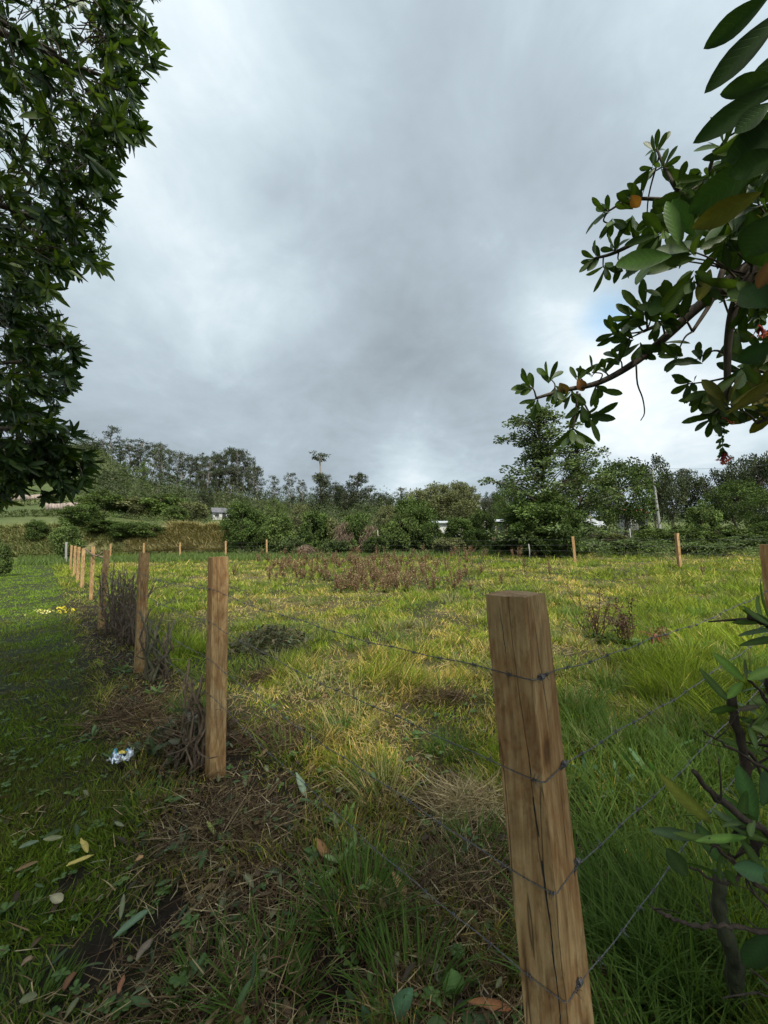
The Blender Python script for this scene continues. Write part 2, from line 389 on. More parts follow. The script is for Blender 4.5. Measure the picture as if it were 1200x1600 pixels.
def plain(name, c, rough=.6, metal=0.0, nscale=8, var=.2, spec=.4):
    m, t, p, o = newmat(name)
    g = t.nodes.new('ShaderNodeTexCoord'); no = t.nodes.new('ShaderNodeTexNoise'); no.inputs['Scale'].default_value = nscale; no.inputs['Detail'].default_value = 6
    t.links.new(g.outputs['Object'], no.inputs['Vector']); r = t.nodes.new('ShaderNodeValToRGB'); t.links.new(no.outputs['Fac'], r.inputs[0])
    r.color_ramp.elements[0].position = .3; r.color_ramp.elements[1].position = .7
    r.color_ramp.elements[0].color = (*[q*(1-var) for q in c], 1); r.color_ramp.elements[1].color = (*[min(1, q*(1+var)) for q in c], 1)
    t.links.new(r.outputs[0], p.inputs['Base Color']); p.inputs['Roughness'].default_value = rough; p.inputs['Metallic'].default_value = metal
    p.inputs['Specular IOR Level'].default_value = spec
    return m
M_WIRE = plain('galvanised_wire', (.15, .15, .15), .5, .6, 300, .5)
M_WALLW = plain('white_render', (.42, .41, .38), .9, 0, 1.2, .15)
M_WALLP = plain('pink_render', (.50, .33, .27), .9, 0, 1.2, .15)
M_ROOFR = plain('clay_roof', (.27, .12, .08), .9, 0, 2, .3)
M_ROOFG = plain('sheet_roof', (.42, .44, .46), .55, .2, 1.5, .25)
M_ROOFD = plain('dark_roof', (.10, .10, .11), .8, 0, 2, .3)
M_DARK = plain('dark_opening', (.02, .02, .022), .5)
M_TARP = plain('plastic_sheet', (.36, .38, .40), .45, 0, 3, .2)

# ------------------------------------------------------------------ ground
def ground_mat():
    m, t, p, o = newmat('ground_soil'); nn = t.nodes.new; lk = t.links.new
    a = nn('ShaderNodeVertexColor'); a.layer_name = 'Col'; ge = nn('ShaderNodeNewGeometry')
    def no(scale, det):
        n = nn('ShaderNodeTexNoise'); n.inputs['Scale'].default_value = scale; n.inputs['Detail'].default_value = det; n.inputs['Roughness'].default_value = .65
        lk(ge.outputs['Position'], n.inputs['Vector']); return n.outputs['Fac']
    n1_, n2_, n3_ = no(14, 8), no(.35, 6), no(90, 4)
    r1 = nn('ShaderNodeMapRange'); lk(n1_, r1.inputs[0]); r1.inputs[1].default_value = .3; r1.inputs[2].default_value = .7; r1.inputs[3].default_value = .55; r1.inputs[4].default_value = 1.4
    r2 = nn('ShaderNodeMapRange'); lk(n2_, r2.inputs[0]); r2.inputs[1].default_value = .3; r2.inputs[2].default_value = .7; r2.inputs[3].default_value = .8; r2.inputs[4].default_value = 1.2
    mm = nn('ShaderNodeMath'); mm.operation = 'MULTIPLY'; lk(r1.outputs[0], mm.inputs[0]); lk(r2.outputs[0], mm.inputs[1])
    s_ = nn('ShaderNodeVectorMath'); s_.operation = 'SCALE'; lk(a.outputs[0], s_.inputs[0]); lk(mm.outputs[0], s_.inputs['Scale'])
    lk(s_.outputs[0], p.inputs['Base Color']); p.inputs['Roughness'].default_value = .95; p.inputs['Specular IOR Level'].default_value = .15
    bp = nn('ShaderNodeBump'); bp.inputs['Strength'].default_value = .7; bp.inputs['Distance'].default_value = .02; lk(n1_, bp.inputs['Height']); lk(bp.outputs[0], p.inputs['Normal'])
    return m
def axis(lo, hi, n, a):
    u = np.linspace(math.asinh(lo/a), math.asinh(hi/a), n); return np.sinh(u)*a
gx = axis(-1500, 1500, 420, 2.0); gy = axis(-300, 2200, 460, 3.0)
GX, GY = np.meshgrid(gx, gy); GZ = G(GX, GY)
SPOTS = []
for px, py, r_, k_ in [(480, 945, 1.6, 1), (560, 925, 1.8, .8), (700, 985, .9, .7), (800, 960, 1.2, .6), (930, 1090, .5, .7), (740, 1255, .22, 1), (640, 1140, .5, .6), (900, 1060, .5, .7), (700, 1060, .5, .8), (620, 1260, .3, .5),
                       (420, 905, 2.0, .7), (760, 1130, .3, .8), (520, 1060, .5, .6), (1000, 925, 1.0, .5)]:
    p_ = gpix(px, py); SPOTS.append((p_[0], p_[1], r_, k_))
def strawness(x, y):
    s = np.clip((fbm(x, y, .6, 11)-.44)*3.6, 0, 1)
    for a_, b_, r_, k_ in SPOTS: s = np.maximum(s, k_*np.exp(-((x-a_)**2+(y-b_)**2)/r_**2)*(.5+fbm(x, y, 3, 14)))
    return np.clip(s, 0, 1)
def zone(x, y):
    s = fence_s(x, y); path = sst(s, .10+.5*(fbm(x, y, .9, 20)-.5), .62)
    brush = sst(s, -.55, -.15)*(1-path)*(1-sst(y, 9, 14))
    brush = np.maximum(brush, (1-sst(np.hypot(x-.1, y-1.6), .6, 1.3))*.9*(s > -1.2))
    return path, np.clip(brush, 0, 1)
def mixc(a, b_, w): return a*(1-w)[..., None] + b_*w[..., None]
def cA(*c): return np.array(c, float)
pz, bz = zone(GX, GY); stw = strawness(GX, GY)
GC = np.tile(cA(.026, .028, .012), GX.shape+(1,))
GC = mixc(GC, cA(.12, .092, .04), stw*.6)
GC = mixc(GC, cA(.030, .034, .014), pz)
GC = mixc(GC, cA(.020, .014, .009), bz)
soilg = np.zeros_like(GX)
for hx, hy, hr, hd in HOLES: soilg = np.maximum(soilg, np.exp(-((GX-hx)**2+(GY-hy)**2)/(hr*1.2)**2))
GC = mixc(GC, cA(.022, .016, .012), np.clip(soilg*1.6, 0, 1))
farm = sst(GY, 30, 36)
hillc = mixc(np.tile(cA(.050, .070, .022), GX.shape+(1,)), cA(.10, .115, .040), np.clip((fbm(GX, GY, .05, 3)-.4)*3, 0, 1))
GC = mixc(GC, hillc, farm)
bank = sst(GY, 35.2, 36.5)*(1-sst(GY, 40.5, 43))*(1-sst(GX/np.maximum(GY, 1), -.42, -.3))
GC = mixc(GC, cA(.16, .13, .065), bank*.8)
i = (np.arange(len(gy)-1)[:, None]*len(gx) + np.arange(len(gx)-1)[None]).ravel()
mb = MB(); mb.add(np.stack([GX, GY, GZ], -1).reshape(-1, 3), np.stack([i, i+1, i+1+len(gx), i+len(gx)], -1), GC.reshape(-1, 3))
tag(obj('ground', mb, ground_mat()), 'grassy field, worn path and the green hills behind', kind='structure')

# ------------------------------------------------------------------ grass and straw (nobody could count it)
def field_pts(n, y0, y1, pw, tlo=-1.3, thi=1.3, g=rng):
    u = g.random(n); q = 1-pw
    y = (y0**q + u*(y1**q-y0**q))**(1/q); t = g.uniform(tlo, thi, n); return t*y, y
def place(x, y, dz=0.0): return np.stack([x, y, G(x, y)+dz], -1)
def lean(n, a, b_, g=rng, bias=(0, 0)):
    th = g.uniform(0, 2*np.pi, n); m_ = g.uniform(a, b_, n)
    return np.stack([np.cos(th)*m_+bias[0], np.sin(th)*m_+bias[1], np.ones(n)], -1)
MAINP = np.array([.38, .934])
mbF, mbP, mbS = MB(), MB(), MB()
x, y = field_pts(760000, .75, 36, .75)
pth, bru = zone(x, y); st_ = strawness(x, y)*(1-sst(fence_s(x, y), -4, -.8)*sst(y, 5, 8)); rr = rng.random(len(x))
tuft = fbm(x, y, 2.2, 31, 3); big = fbm(x, y, .8, 41, 3)
soil = np.zeros(len(x))
for hx, hy, hr, hd in HOLES: soil = np.maximum(soil, np.exp(-((x-hx)**2+(y-hy)**2)/(hr*1.15)**2))
pth = np.clip((pth-.5)*3+.5+(rng.random(len(x))-.5)*.8, 0, 1)
keep = (rr > bru*.66) & (rng.random(len(x)) > soil*1.5*(.5+vnoise(x, y, 14, 6))) & (rng.random(len(x)) < np.clip((tuft-.25)*3.5, .25, 1))
keep &= rng.random(len(x)) < .25+1.5*np.clip(fbm(x, y, 4.5, 19, 2)-.22, 0, 1)
keep &= (np.abs(x-MAINP[0]) > .07) | (np.abs(y-MAINP[1]) > .07)
x, y, pth, bru, st_, tuft, big = [q[keep] for q in (x, y, pth, bru, st_, tuft, big)]
n = len(x)
# in the paddock's right-hand part the grass is long and lush, in the middle mown and strawy
lush = np.clip(sst(x/np.maximum(y, .3), .42, .75)*(1-sst(y, 9, 20)) + .9*np.clip((big-.5)*3, 0, 1)*(1-st_), 0, 1)
mic = fbm(x, y, 3.5, 47, 2)
mic2 = vnoise(x, y, 7.0, 83)
Ln = (.022+.060*rng.random(n))*(1+1.8*np.clip((tuft-.48)*4, 0, 1))*(.5+1.1*mic) * (1+.9*lush) * (1-.3*st_)
Ln = np.where(pth > .5, (.022+.035*rng.random(n))*(.7+.8*tuft), Ln*(1-.45*bru)) * (1+.012*y)
Wd = (.0030+.0042*rng.random(n)**2)*(1+.25*lush) + .00075*y*rng.uniform(.6, 1.4, n)
g1, g2, g3 = cA(.110, .178, .018), cA(.250, .318, .042), cA(.60, .47, .17)
cc = mixc(np.tile(g1, (n, 1)), g2, rng.random(n)*.8+.2*big)
patch = np.clip((mic2-.30)*2.2, 0, 1)
cc = cc*(.70+.52*patch)[:, None]
drym = (rng.random(n) < np.clip(.04+.55*st_+.25*(mic > .60)*(1-lush), 0, 1)*(1-.8*lush)).astype(float)*rng.uniform(.5, 1, n)
cc = mixc(cc, g3, drym*(pth < .5))
yel = np.clip((fbm(x, y, .25, 55)-.35)*2, 0, 1)
cc = cc*(1 + yel[:, None]*np.array([.30, .12, .1])*(pth < .5)[:, None])
cc = mixc(cc, cA(.085, .065, .032), np.clip((mic-.60)*5, 0, 1)*(rng.random(n) < .6)*.8)
pc = mixc(np.tile(cA(.095, .170, .016), (n, 1)), cA(.20, .285, .034), rng.random(n))
worn = np.clip((fbm(x, y, .8, 61)-.38)*3, 0, 1)*rng.random(n)*(1-.8*sst(y, 6, 10))
pc = mixc(pc, cA(.17, .270, .026), sst(y, 5, 10)*.7)
pc = mixc(pc, cA(.10, .075, .035), np.clip(worn*1.6+.25*(1-sst(y, 2.5, 5))*(rng.random(n) < .6), 0, .9))*(1-.15*(1-sst(y, 2.5, 5)))[:, None]  # besides wear, the near end is darkened in colour to stand for shade
cc = np.where((pth > .5)[:, None], pc, cc)
cc = mixc(cc, cA(.16, .115, .06), bru*(rng.random(n) < .5)*.8)
cc *= rng.uniform(.75, 1.25, n)[:, None]
lz = vnoise(x, y, 1.7, 88)*6.28*2; Dv = lean(n, .15, 1.2); Dv[:, 0] += .55*np.cos(lz); Dv[:, 1] += .55*np.sin(lz); P = place(x, y, -.004); up = norm(np.stack([rng.normal(size=n), rng.normal(size=n), .3*np.ones(n)], -1))
far = y > 7
for m_, mbx in (((pth > .5), mbP), ((pth <= .5), mbF)):
    for fm, tm in ((far, BLADE2), (~far, BLADE)):
        k = m_ & fm
        scatter(mbx, tm, P[k], Dv[k], up[k], Ln[k], Wd[k], rng.uniform(-.1, .5, k.sum()), cc[k])
# extra long blades in the lush corner and tussocks round the posts
def tussock(mb, cx, cy, rad, nb, l0, l1, c1, c2, w=(.004, .008)):
    th = rng.uniform(0, 2*np.pi, nb); q = rad*np.sqrt(rng.random(nb)); x = cx+q*np.cos(th); y = cy+q*np.sin(th)
    D_ = np.stack([np.cos(th)*rng.uniform(.1, .9, nb), np.sin(th)*rng.uniform(.1, .9, nb), np.ones(nb)], -1)
    c = mixc(np.tile(cA(*c1), (nb, 1)), cA(*c2), rng.random(nb)); 
    scatter(mb, BLADE, place(x, y, -.005), D_, norm(-D_*[1, 1, 0]+[0, 0, .6]+rng.normal(size=(nb, 3))*.3), rng.uniform(l0, l1, nb), rng.uniform(*w, nb), rng.uniform(.1, .7, nb), c)
for _ in range(170):
    xx, yy = field_pts(1, 1.0, 9, .6, .42, 1.35); s_ = fence_s(xx[0], yy[0])
    tussock(mbF, xx[0], yy[0], .14, 110, .10, .32, (.065, .125, .022), (.15, .22, .05))
for _ in range(330):
    xx, yy = field_pts(1, 2.2, 30, .4, -.8, .9)
    if fence_s(xx[0], yy[0]) > -.4: continue
    sz = rng.uniform(.1, .3); k = rng.random()
    tussock(mbF, xx[0], yy[0], sz, 90, .10, .28, (.07, .12, .025), (.17, .20, .05) if k > .35 else (.36, .30, .14), (.004, .008+.0008*yy[0]))
for px, py, nb, l in [(560, 1430, 260, .30), (640, 1560, 200, .22), (300, 1120, 220, .28), (420, 1560, 200, .2), (700, 1180, 200, .2), (520, 1150, 200, .2), (1000, 1480, 400, .4),
                      (950, 1580, 400, .35), (1100, 1560, 500, .4), (1180, 1500, 400, .45), (40, 1575, 300, .07), (330, 1540, 200, .14), (230, 1260, 200, .12), (20, 1450, 250, .06), (740, 1340, 200, .2)]:
    p_ = gpix(px, py); tussock(mbF, p_[0], p_[1], .13, nb, l*.4, l, (.055, .11, .02), (.12, .18, .04))
tag(obj('field_grass', mbF, M_GRASS), 'rough green and straw coloured grass of the fenced paddock', kind='stuff')
tag(obj('path_grass', mbP, M_GRASS), 'short worn green grass of the path beside the fence', kind='stuff')
# cut straw and brush litter lying about
x, y = field_pts(260000, .8, 14, .95); pth, bru = zone(x, y)
keep = rng.random(len(x)) < np.clip(.42*bru + .42*strawness(x, y)*(pth < .5) + .04, 0, 1)*np.clip((fbm(x, y, 1.6, 71)-.2)*2.4, .15, 1)
for hx, hy, hr, hd in HOLES: keep &= rng.random(len(x)) > .9*np.exp(-((x-hx)**2+(y-hy)**2)/(hr*.9)**2)
x, y, bru = x[keep], y[keep], bru[keep]; n = len(x); sws = strawness(x, y)*(1-bru)
th = rng.uniform(0, 2*np.pi, n) ; D_ = np.stack([np.cos(th), np.sin(th), rng.uniform(-.15, .45, n)], -1)
pal = np.array([[.10, .062, .034], [.17, .115, .06], [.30, .225, .12], [.065, .042, .026], [.38, .31, .18]])
cc = pal[rng.choice(5, n, p=[.32, .28, .18, .15, .07])]*rng.uniform(.7, 1.3, n)[:, None]
cc = mixc(cc, cA(.52, .40, .19), sws*(rng.random(n) < .75))
scatter(mbS, BLADE, place(x, y, rng.uniform(.0, .05, n)), D_, np.tile([0, 0, 1.], (n, 1))+rng.normal(size=(n, 3))*.3, rng.uniform(.03, .14, n), rng.uniform(.0012, .0044, n)+.0005*y, rng.uniform(-.2, .45, n), cc)
tag(obj('cut_straw', mbS, M_STRAW), 'brown cut straw and twigs littering the ground along the fence', kind='stuff')
mb = MB(); x, y = field_pts(5200, .9, 6, .8); pth, bru = zone(x, y); k_ = rng.random(len(x)) < np.clip(bru+.12*(1-pth)*(y < 4)+.22*pth*(y < 3.5), 0, 1)*.8; x, y = x[k_], y[k_]; n = len(x)
th = rng.uniform(0, 6.28, n); pal = np.array([[.045, .070, .030], [.10, .065, .035], [.17, .115, .055], [.07, .11, .04], [.05, .035, .022], [.16, .17, .09]])
scatter(mb, LEAF_L, place(x, y, rng.uniform(.01, .05, n)), np.stack([np.cos(th), np.sin(th), rng.uniform(-.2, .5, n)], -1), np.tile([0, 0, 1.], (n, 1))+rng.normal(size=(n, 3))*.35, rng.uniform(.03, .085, n), rng.uniform(.03, .08, n), rng.uniform(-.3, .5, n), pal[rng.integers(0, 6, n)])
tag(obj('leaf_litter', mb, M_WEED), 'wilted and green fallen leaves mixed into the cut straw', kind='stuff')
# small broad leaved weeds in the grass
mb = MB()
x, y = field_pts(2600, 1.0, 12, .7); kk = rng.random(len(x)) < .75; x, y = x[kk], y[kk]
for xx, yy in zip(x, y):
    k = rng.integers(3, 8); th = rng.uniform(0, 6.28)+np.arange(k)*6.28/k+rng.normal(size=k)*.3
    D_ = np.stack([np.cos(th), np.sin(th), rng.uniform(.2, .9, k)], -1); l = rng.uniform(.010, .034)*(1 if rng.random() < .92 else 1.5)
    scatter(mb, LEAF_O, np.tile(place(xx, yy, rng.uniform(0, .05)), (k, 1)), D_, np.tile([0, 0, 1.], (k, 1)), l*rng.uniform(.7, 1.2, k), l*1.7, rng.uniform(.1, .5, k), mixc(np.tile(cA(.05, .10, .025), (k, 1)), cA(.12, .18, .05), rng.random(k)))
tag(obj('ground_cover_weeds', mb, M_WEED), 'small broad leaved weeds scattered through the grass', kind='stuff')

# ------------------------------------------------------------------ fence posts
def make_post(name, x, y, h, w, yaw, label, lean_=(0, 0), mat=None, cat='fence post', group='wooden posts of the wire fence', depth=.25, rough=.0022):
    z0 = float(G(x, y)); t = thing(name, label, cat, (x, y, z0), group)
    g = np.random.default_rng(int(abs(x*1000+y*77)))
    mb = MB(); ch = .0022; hw = w/2
    prof = [(-hw, -hw+ch), (-hw+ch, -hw), (0, -hw), (hw-ch, -hw), (hw, -hw+ch), (hw, 0), (hw, hw-ch), (hw-ch, hw), (0, hw), (-hw+ch, hw), (-hw, hw-ch), (-hw, 0)]
    prof = np.array(prof); k = len(prof); nz = 26; zs = np.linspace(-depth, h, nz)
    V = []
    dx = np.cumsum(g.normal(size=nz))*rough*.25; dy = np.cumsum(g.normal(size=nz))*rough*.25
    amp = g.normal(size=(nz, k))*rough*.35
    for i_, z in enumerate(zs):
        f_ = 1 + .02*math.sin(z*3+x)
        if i_ == nz-1: f_ *= .985
        p_ = prof*f_; p_ = p_*(1+amp[i_][:, None]/hw)
        V.append(np.column_stack([p_[:, 0]+dx[i_], p_[:, 1]+dy[i_], np.full(k, z)]))
    V[-1][:, 2] += g.normal(size=k)*.0012
    V = np.concatenate(V); c_, s_ = math.cos(yaw), math.sin(yaw); V[:, :2] = V[:, :2] @ np.array([[c_, s_], [-s_, c_]])
    V[:, 0] += V[:, 2]*lean_[0]; V[:, 1] += V[:, 2]*lean_[1]
    i_ = np.arange(nz-1)[:, None]*k; j = np.arange(k)[None]; j2 = (j+1) % k
    F = np.stack([i_+j, i_+j2, i_+k+j2, i_+k+j], -1).reshape(-1, 4)
    ctr = V[-k:].mean(0)+[0, 0, .0015]; V = np.vstack([V, ctr]); b_ = (nz-1)*k
    mb.add(V, [F, np.array([[b_+q, b_+(q+1) % k, len(V)-1] for q in range(k)])])
    so_ = obj('shaft', mb, mat or M_POST, t, smooth=False); me = so_.data; me.update()
    at_ = me.attributes.new('Side', 'FLOAT', 'FACE')                 # which sawn side a face belongs to, so that the grain turns at the edges
    at_.data.foreach_set('value', [5.0 if p.normal.z > .7 else float(round(((math.atan2(p.normal.y, p.normal.x)-yaw)/(math.pi/2))) % 4) for p in me.polygons])
    return t
YAW = math.atan2(.75, -.66)             # one face looks along the fence beside the path
E1 = norm(np.array([-.66, .75])); E2 = norm(np.array([.75, .66]))
MW = .104
LEAN = -.052; BX = np.array([.375, .86])               # the corner edge nearest the camera
mc = BX + MW/2*(E1+E2)
main = make_post('wooden_post', mc[0], mc[1], 1.325-float(G(*mc)), MW, math.atan2(E2[1], E2[0]), 'closest and thickest post, at the fence corner with four barbed wires bent round it', (LEAN, 0), rough=.0016)
WZ = [1.15, .945, .725, .515]
def cracks():                          # long drying cracks in the sawn face, laid on the real surface of the shaft
    from mathutils.bvhtree import BVHTree
    sh_ = [c for c in main.children if c.name.startswith('shaft')][0]; me = sh_.data
    bv = BVHTree.FromPolygons([v.co.copy() for v in me.vertices], [tuple(p.vertices) for p in me.polygons]); o3 = Vector(main.location)
    for z0_, z1_, f0_, f1_, wd, nv in ((1.0, .50, .27, .10, .0034, 0), (.62, .18, .20, .16, .0026, 0), (1.30, 1.12, .62, .60, .0016, 0), (1.31, 1.02, .30, .42, .0020, 1), (.93, .70, .66, .55, .0014, 1)):
        k = 60; V = []; g_ = np.random.default_rng(int(z0_*100)); wob = np.cumsum(g_.normal(size=k))*.0005
        nrm, alg = ((-E2, E1) if nv == 0 else (-E1, E2))
        for i_ in range(k):
            t_ = i_/(k-1); z_ = z0_+(z1_-z0_)*t_; w_ = wd*math.sin(math.pi*min(1, max(0, t_)))**.6*(.7+.6*g_.random())+.0002
            for s_ in (-.5, .5):
                q = BX+alg*(MW*(f0_+(f1_-f0_)*t_)+wob[i_]+s_*w_)+nrm*.03; p_ = Vector((q[0]+LEAN*z_, q[1], z_))-o3
                h = bv.ray_cast(p_, Vector((-nrm[0], -nrm[1], 0))); V.append(np.array(h[0] if h[0] is not None else p_)+np.array([nrm[0], nrm[1], 0])*.0003)
        i_ = np.arange(k-1)*2; mb = MB(); mb.add(np.array(V), np.stack([i_, i_+1, i_+3, i_+2], -1)); obj('drying_crack', mb, M_DARK, main)
cracks()
# the long drying crack of the corner post, a thin dark wedge let into its left face
line_ = [  # bottom px, bottom y, top y, lean, label
    ((337, 1210), 870, .098, (.0, 0), 'second post of the path-side row, with a pile of brown brush at its foot'),
    ((217, 1050), 864, .098, (.012, 0), 'third post of the path-side row, with cut hedge stumps standing close beside it'),
    ((158, 982), 860, .096, (.035, 0), 'fourth post of the path-side row, leaning, with a dense tangle of dead sticks against it'),
    ((142, 937), 854, .085, (0, 0), 'slim fifth post of the path-side row, with a dark broken stick lodged near its top'),
    ((128, 918), 857, .11, (0, 0), 'sixth post of the path-side row, first of the tight cluster further up the path'),
    ((121, 909), 854.5, .10, (0, 0), 'seventh post of the path-side row, just behind the sixth'),
    ((115.5, 900), 853, .10, (0, 0), 'eighth post of the path-side row, midway in the tight cluster'),
    ((110, 892), 852, .10, (0, 0), 'ninth post of the path-side row, the last yellow one before the grey end post')]
posts = []
def post_from_pixels(bot, top_y, w, lean_, label, **kw):
    p_ = gpix(*bot); dep = (p_-CAM) @ f0
    ztop = None
    # height so that the top reaches the pixel row top_y
    lo, hi = .5, 2.2
    for _ in range(40):
        m_ = (lo+hi)/2; X_, Y_, Z_ = proj(p_+np.array([0, 0, m_]))
        if Y_ > top_y: lo = m_
        else: hi = m_
    return make_post(kw.pop('name', 'wooden_post'), p_[0], p_[1], m_, w, math.atan2(E2[1], E2[0])+kw.pop('dy', 0), label, lean_, **kw), p_, m_
for bot, ty, w_, ln_, lab in line_:
    t_, p_, h_ = post_from_pixels(bot, ty, w_, ln_, lab, dy=random.uniform(-.1, .1) if ty != 870 else 0); posts.append((p_, h_, w_))
t_, pg, hg = post_from_pixels((103, 880), 847, .13, (-.03, 0), 'old silver grey weathered post ending the path-side row', mat=M_GREYWOOD); posts.append((pg, hg, .13))
rpx = np.array([2.63, 2.62]); 
make_post('wooden_post', rpx[0], rpx[1], 1.40, .1, math.atan2(E2[1], E2[0]), "post cut off by the photo's edge, reached by the wires from the corner post", (-.012, 0))
far_ = [((172, 874), 850, 'first of the small far posts, half hidden above the leaning fourth post'),
        ((225, 873), 848.5, 'small far post showing just above the top of the third post'),
        ((281, 872.5), 848, 'small far post midway between the second and third posts'),
        ((353, 870.5), 845, 'small far post rising right behind the top of the second post'),
        ((417, 869), 843, 'small far post in front of the dark round bush'),
        ((487, 867.5), 841, 'small far post before the hedge, last one left of the red weeds'),
        ((899, 880), 838, 'pale far post on the right, slightly leaning, below the white plastic shelter'),
        ((1062, 885), 833, 'pale far post on the right near the power pole')]
fps = []
for bot, ty, lab in far_:
    p_ = gpix(*bot); Yt = 16.5 if bot[0] > 1000 else (20 if bot[0] > 800 else 32.5)
    r_ = ray(*bot); s_ = Yt/r_[1]; X_ = CAM[0]+r_[0]*s_; p_ = np.array([X_, Yt, float(G(X_, Yt))])
    lo, hi = .3, 3
    for _ in range(40):
        m_ = (lo+hi)/2; a_, b_, z_ = proj(p_+np.array([0, 0, m_]))
        if b_ > ty: lo = m_
        else: hi = m_
    make_post('wooden_post', p_[0], p_[1], m_, .13 if Yt > 30 else .12, random.uniform(0, 1.5), lab, (-.04 if bot[0] == 899 else -.01, 0)); fps.append((p_, m_))

# ------------------------------------------------------------------ barbed wire
def barb_wire(name, pts, label, near=7.0, group='barbed wire strands round the corner', cat='barbed wire', sag=.012, r=.0008, step=.012):
    org = pts[0]; mb = MB(); g = np.random.default_rng(len(label))
    P = []
    for a, b_ in zip(pts[:-1], pts[1:]):
        a = np.array(a); b_ = np.array(b_); L_ = np.linalg.norm(b_-a); fine = min(np.hypot(*a[:2]), np.hypot(*b_[:2])) < near
        k = max(2, int(L_/(step if fine else .25))); t = np.linspace(0, 1, k, endpoint=False)
        q = a+(b_-a)*t[:, None]; q[:, 2] -= 4*t*(1-t)*sag*min(L_, 3)*(1 if L_ > .3 else 0)
        P.append(q)
    P = np.vstack(P+[np.array([pts[-1]])])
    seg = np.concatenate([[0], np.cumsum(np.linalg.norm(np.diff(P, axis=0), axis=1))])
    P[:, 2] += .004*np.sin(seg*7+g.random()*6)+.002*np.sin(seg*23)
    T, A, B = frames(P); d = np.hypot(P[:, 0], P[:, 1])
    nr = d < near
    idx = np.where(nr)[0]
    if len(idx) > 3:
        a0, a1 = idx[0], idx[-1]+1
        for ph in (0, math.pi):
            an = seg[a0:a1]*2*math.pi/.035+ph
            Q = P[a0:a1]+.0011*(np.cos(an)[:, None]*A[a0:a1]+np.sin(an)[:, None]*B[a0:a1]); tube(mb, Q, r, 4)
        if a0 > 1: tube(mb, P[:a0+1], .0022, 4)
        if a1 < len(P)-1: tube(mb, P[a1-1:], .0022, 4)
        s = seg[a0]+g.random()*.1
        while s < seg[a1-1]:
            i_ = min(int(np.searchsorted(seg, s)), len(P)-2); c = P[i_]; s += .105*g.uniform(.85, 1.15)
            if d[i_] > 5.5: continue
            an = np.linspace(0, 4*math.pi, 14); w_ = np.linspace(-.006, .006, 14)
            tube(mb, c+.0032*(np.cos(an)[:, None]*A[i_]+np.sin(an)[:, None]*B[i_])+w_[:, None]*T[i_], .0011, 3)
            for q in range(4):
                u = g.uniform(0, 6.28); dv = np.cos(u)*A[i_]+np.sin(u)*B[i_]+g.uniform(-.6, .6)*T[i_]
                tube(mb, np.array([c+(q-1.5)*.003*T[i_], c+dv*.014+(q-1.5)*.003*T[i_]]), [.0009, .0004], 3)
    else: tube(mb, P, .0032, 4)
    return tag(obj(name, mb, M_WIRE), label, cat, group)
nA = -E2                               # outward side of the path-side row
nB = -E1                               # outward side of the row going right
wires = ['topmost barbed wire, bent round the corner post just below its head', 'second barbed wire from the top on the corner post',
         'third barbed wire from the top on the corner post, a hand above the lowest', 'lowest barbed wire, passing near the foot of the corner post']
for k_, wz in enumerate(WZ):
    pts = []
    for p_, h_, w_ in reversed(posts[:9]):
        q = p_[:2]+nA*(w_/2+.004); pts.append((q[0], q[1], p_[2]+[1.16, .95, .72, .51][k_]))
    lx = LEAN*wz
    a_ = BX+E1*MW+nA*.004; b1 = BX+nA*.004+E1*.004; b2 = BX+nB*.004+E2*.004; c_ = BX+E2*MW+nB*.004
    wza = wz+[-.004, -.006, -.009, -.012][k_]
    for q, z in ((a_, wza), (b1, wz), (b2, wz), (c_, wz+[-.002, -.003, -.006, -.012][k_])): pts.append((q[0]+lx, q[1], z))
    q = rpx+nB*.054; pts.append((q[0]-.01, q[1], float(G(*rpx))+[1.165, .95, .73, .52][k_]))
    e_ = rpx+E2*5; pts.append((e_[0], e_[1], float(G(*e_))+[1.16, .95, .73, .52][k_]))
    barb_wire('barbed_wire', pts, wires[k_])
for k_, hz in enumerate((1.25, .95, .65, .35)):
    pts = [(pg[0], pg[1], pg[2]+hz)]+[(p_[0], p_[1]-.07, p_[2]+hz*.98) for p_, h_ in fps]
    pts.append((17, 9, float(G(17, 9))+hz))
    barb_wire('barbed_wire', pts, ['top', 'second', 'third', 'lowest'][k_]+' thin wire strung along the far posts at the back of the field', group='wires of the far fence', near=0)
# staples that hold the wires on the corner post and the second post
def staple(parent, c, n_, s=.006):
    mb = MB(); c = np.array(c)-np.array(parent.location); n_ = np.array([n_[0], n_[1], 0.]); sd_ = np.cross(n_, [0, 0, 1])
    a = np.linspace(0, math.pi, 7); P = c+np.cos(a)[:, None]*np.array([0, 0, s])+np.sin(a)[:, None]*n_*s*1.1
    tube(mb, P, .0016, 5)
    an = np.linspace(0, 6*math.pi, 24); Q = c+n_*.003+.0052*(np.cos(an)[:, None]*np.array([0, 0, 1])+np.sin(an)[:, None]*n_)+np.linspace(-.007, .007, 24)[:, None]*sd_
    tube(mb, Q, .0014, 4)
    obj('staple', mb, M_WIRE, parent)
for k_, (f_, z) in enumerate([(.25, 0), (.85, .0), (.95, .008), (.5, .01)]):
    q = BX+E2*MW*f_+nB*.003; staple(main, (q[0]+LEAN*WZ[k_], q[1], WZ[k_]+z*f_+.001), nB)
p1o = [o for o in col.objects if o.get('label', '').startswith('second post of')][0]
for z in (1.16, .95, .72, .51):
    q = posts[0][0][:2]+nA*.052; staple(p1o, (q[0], q[1], posts[0][0][2]+z), nA)

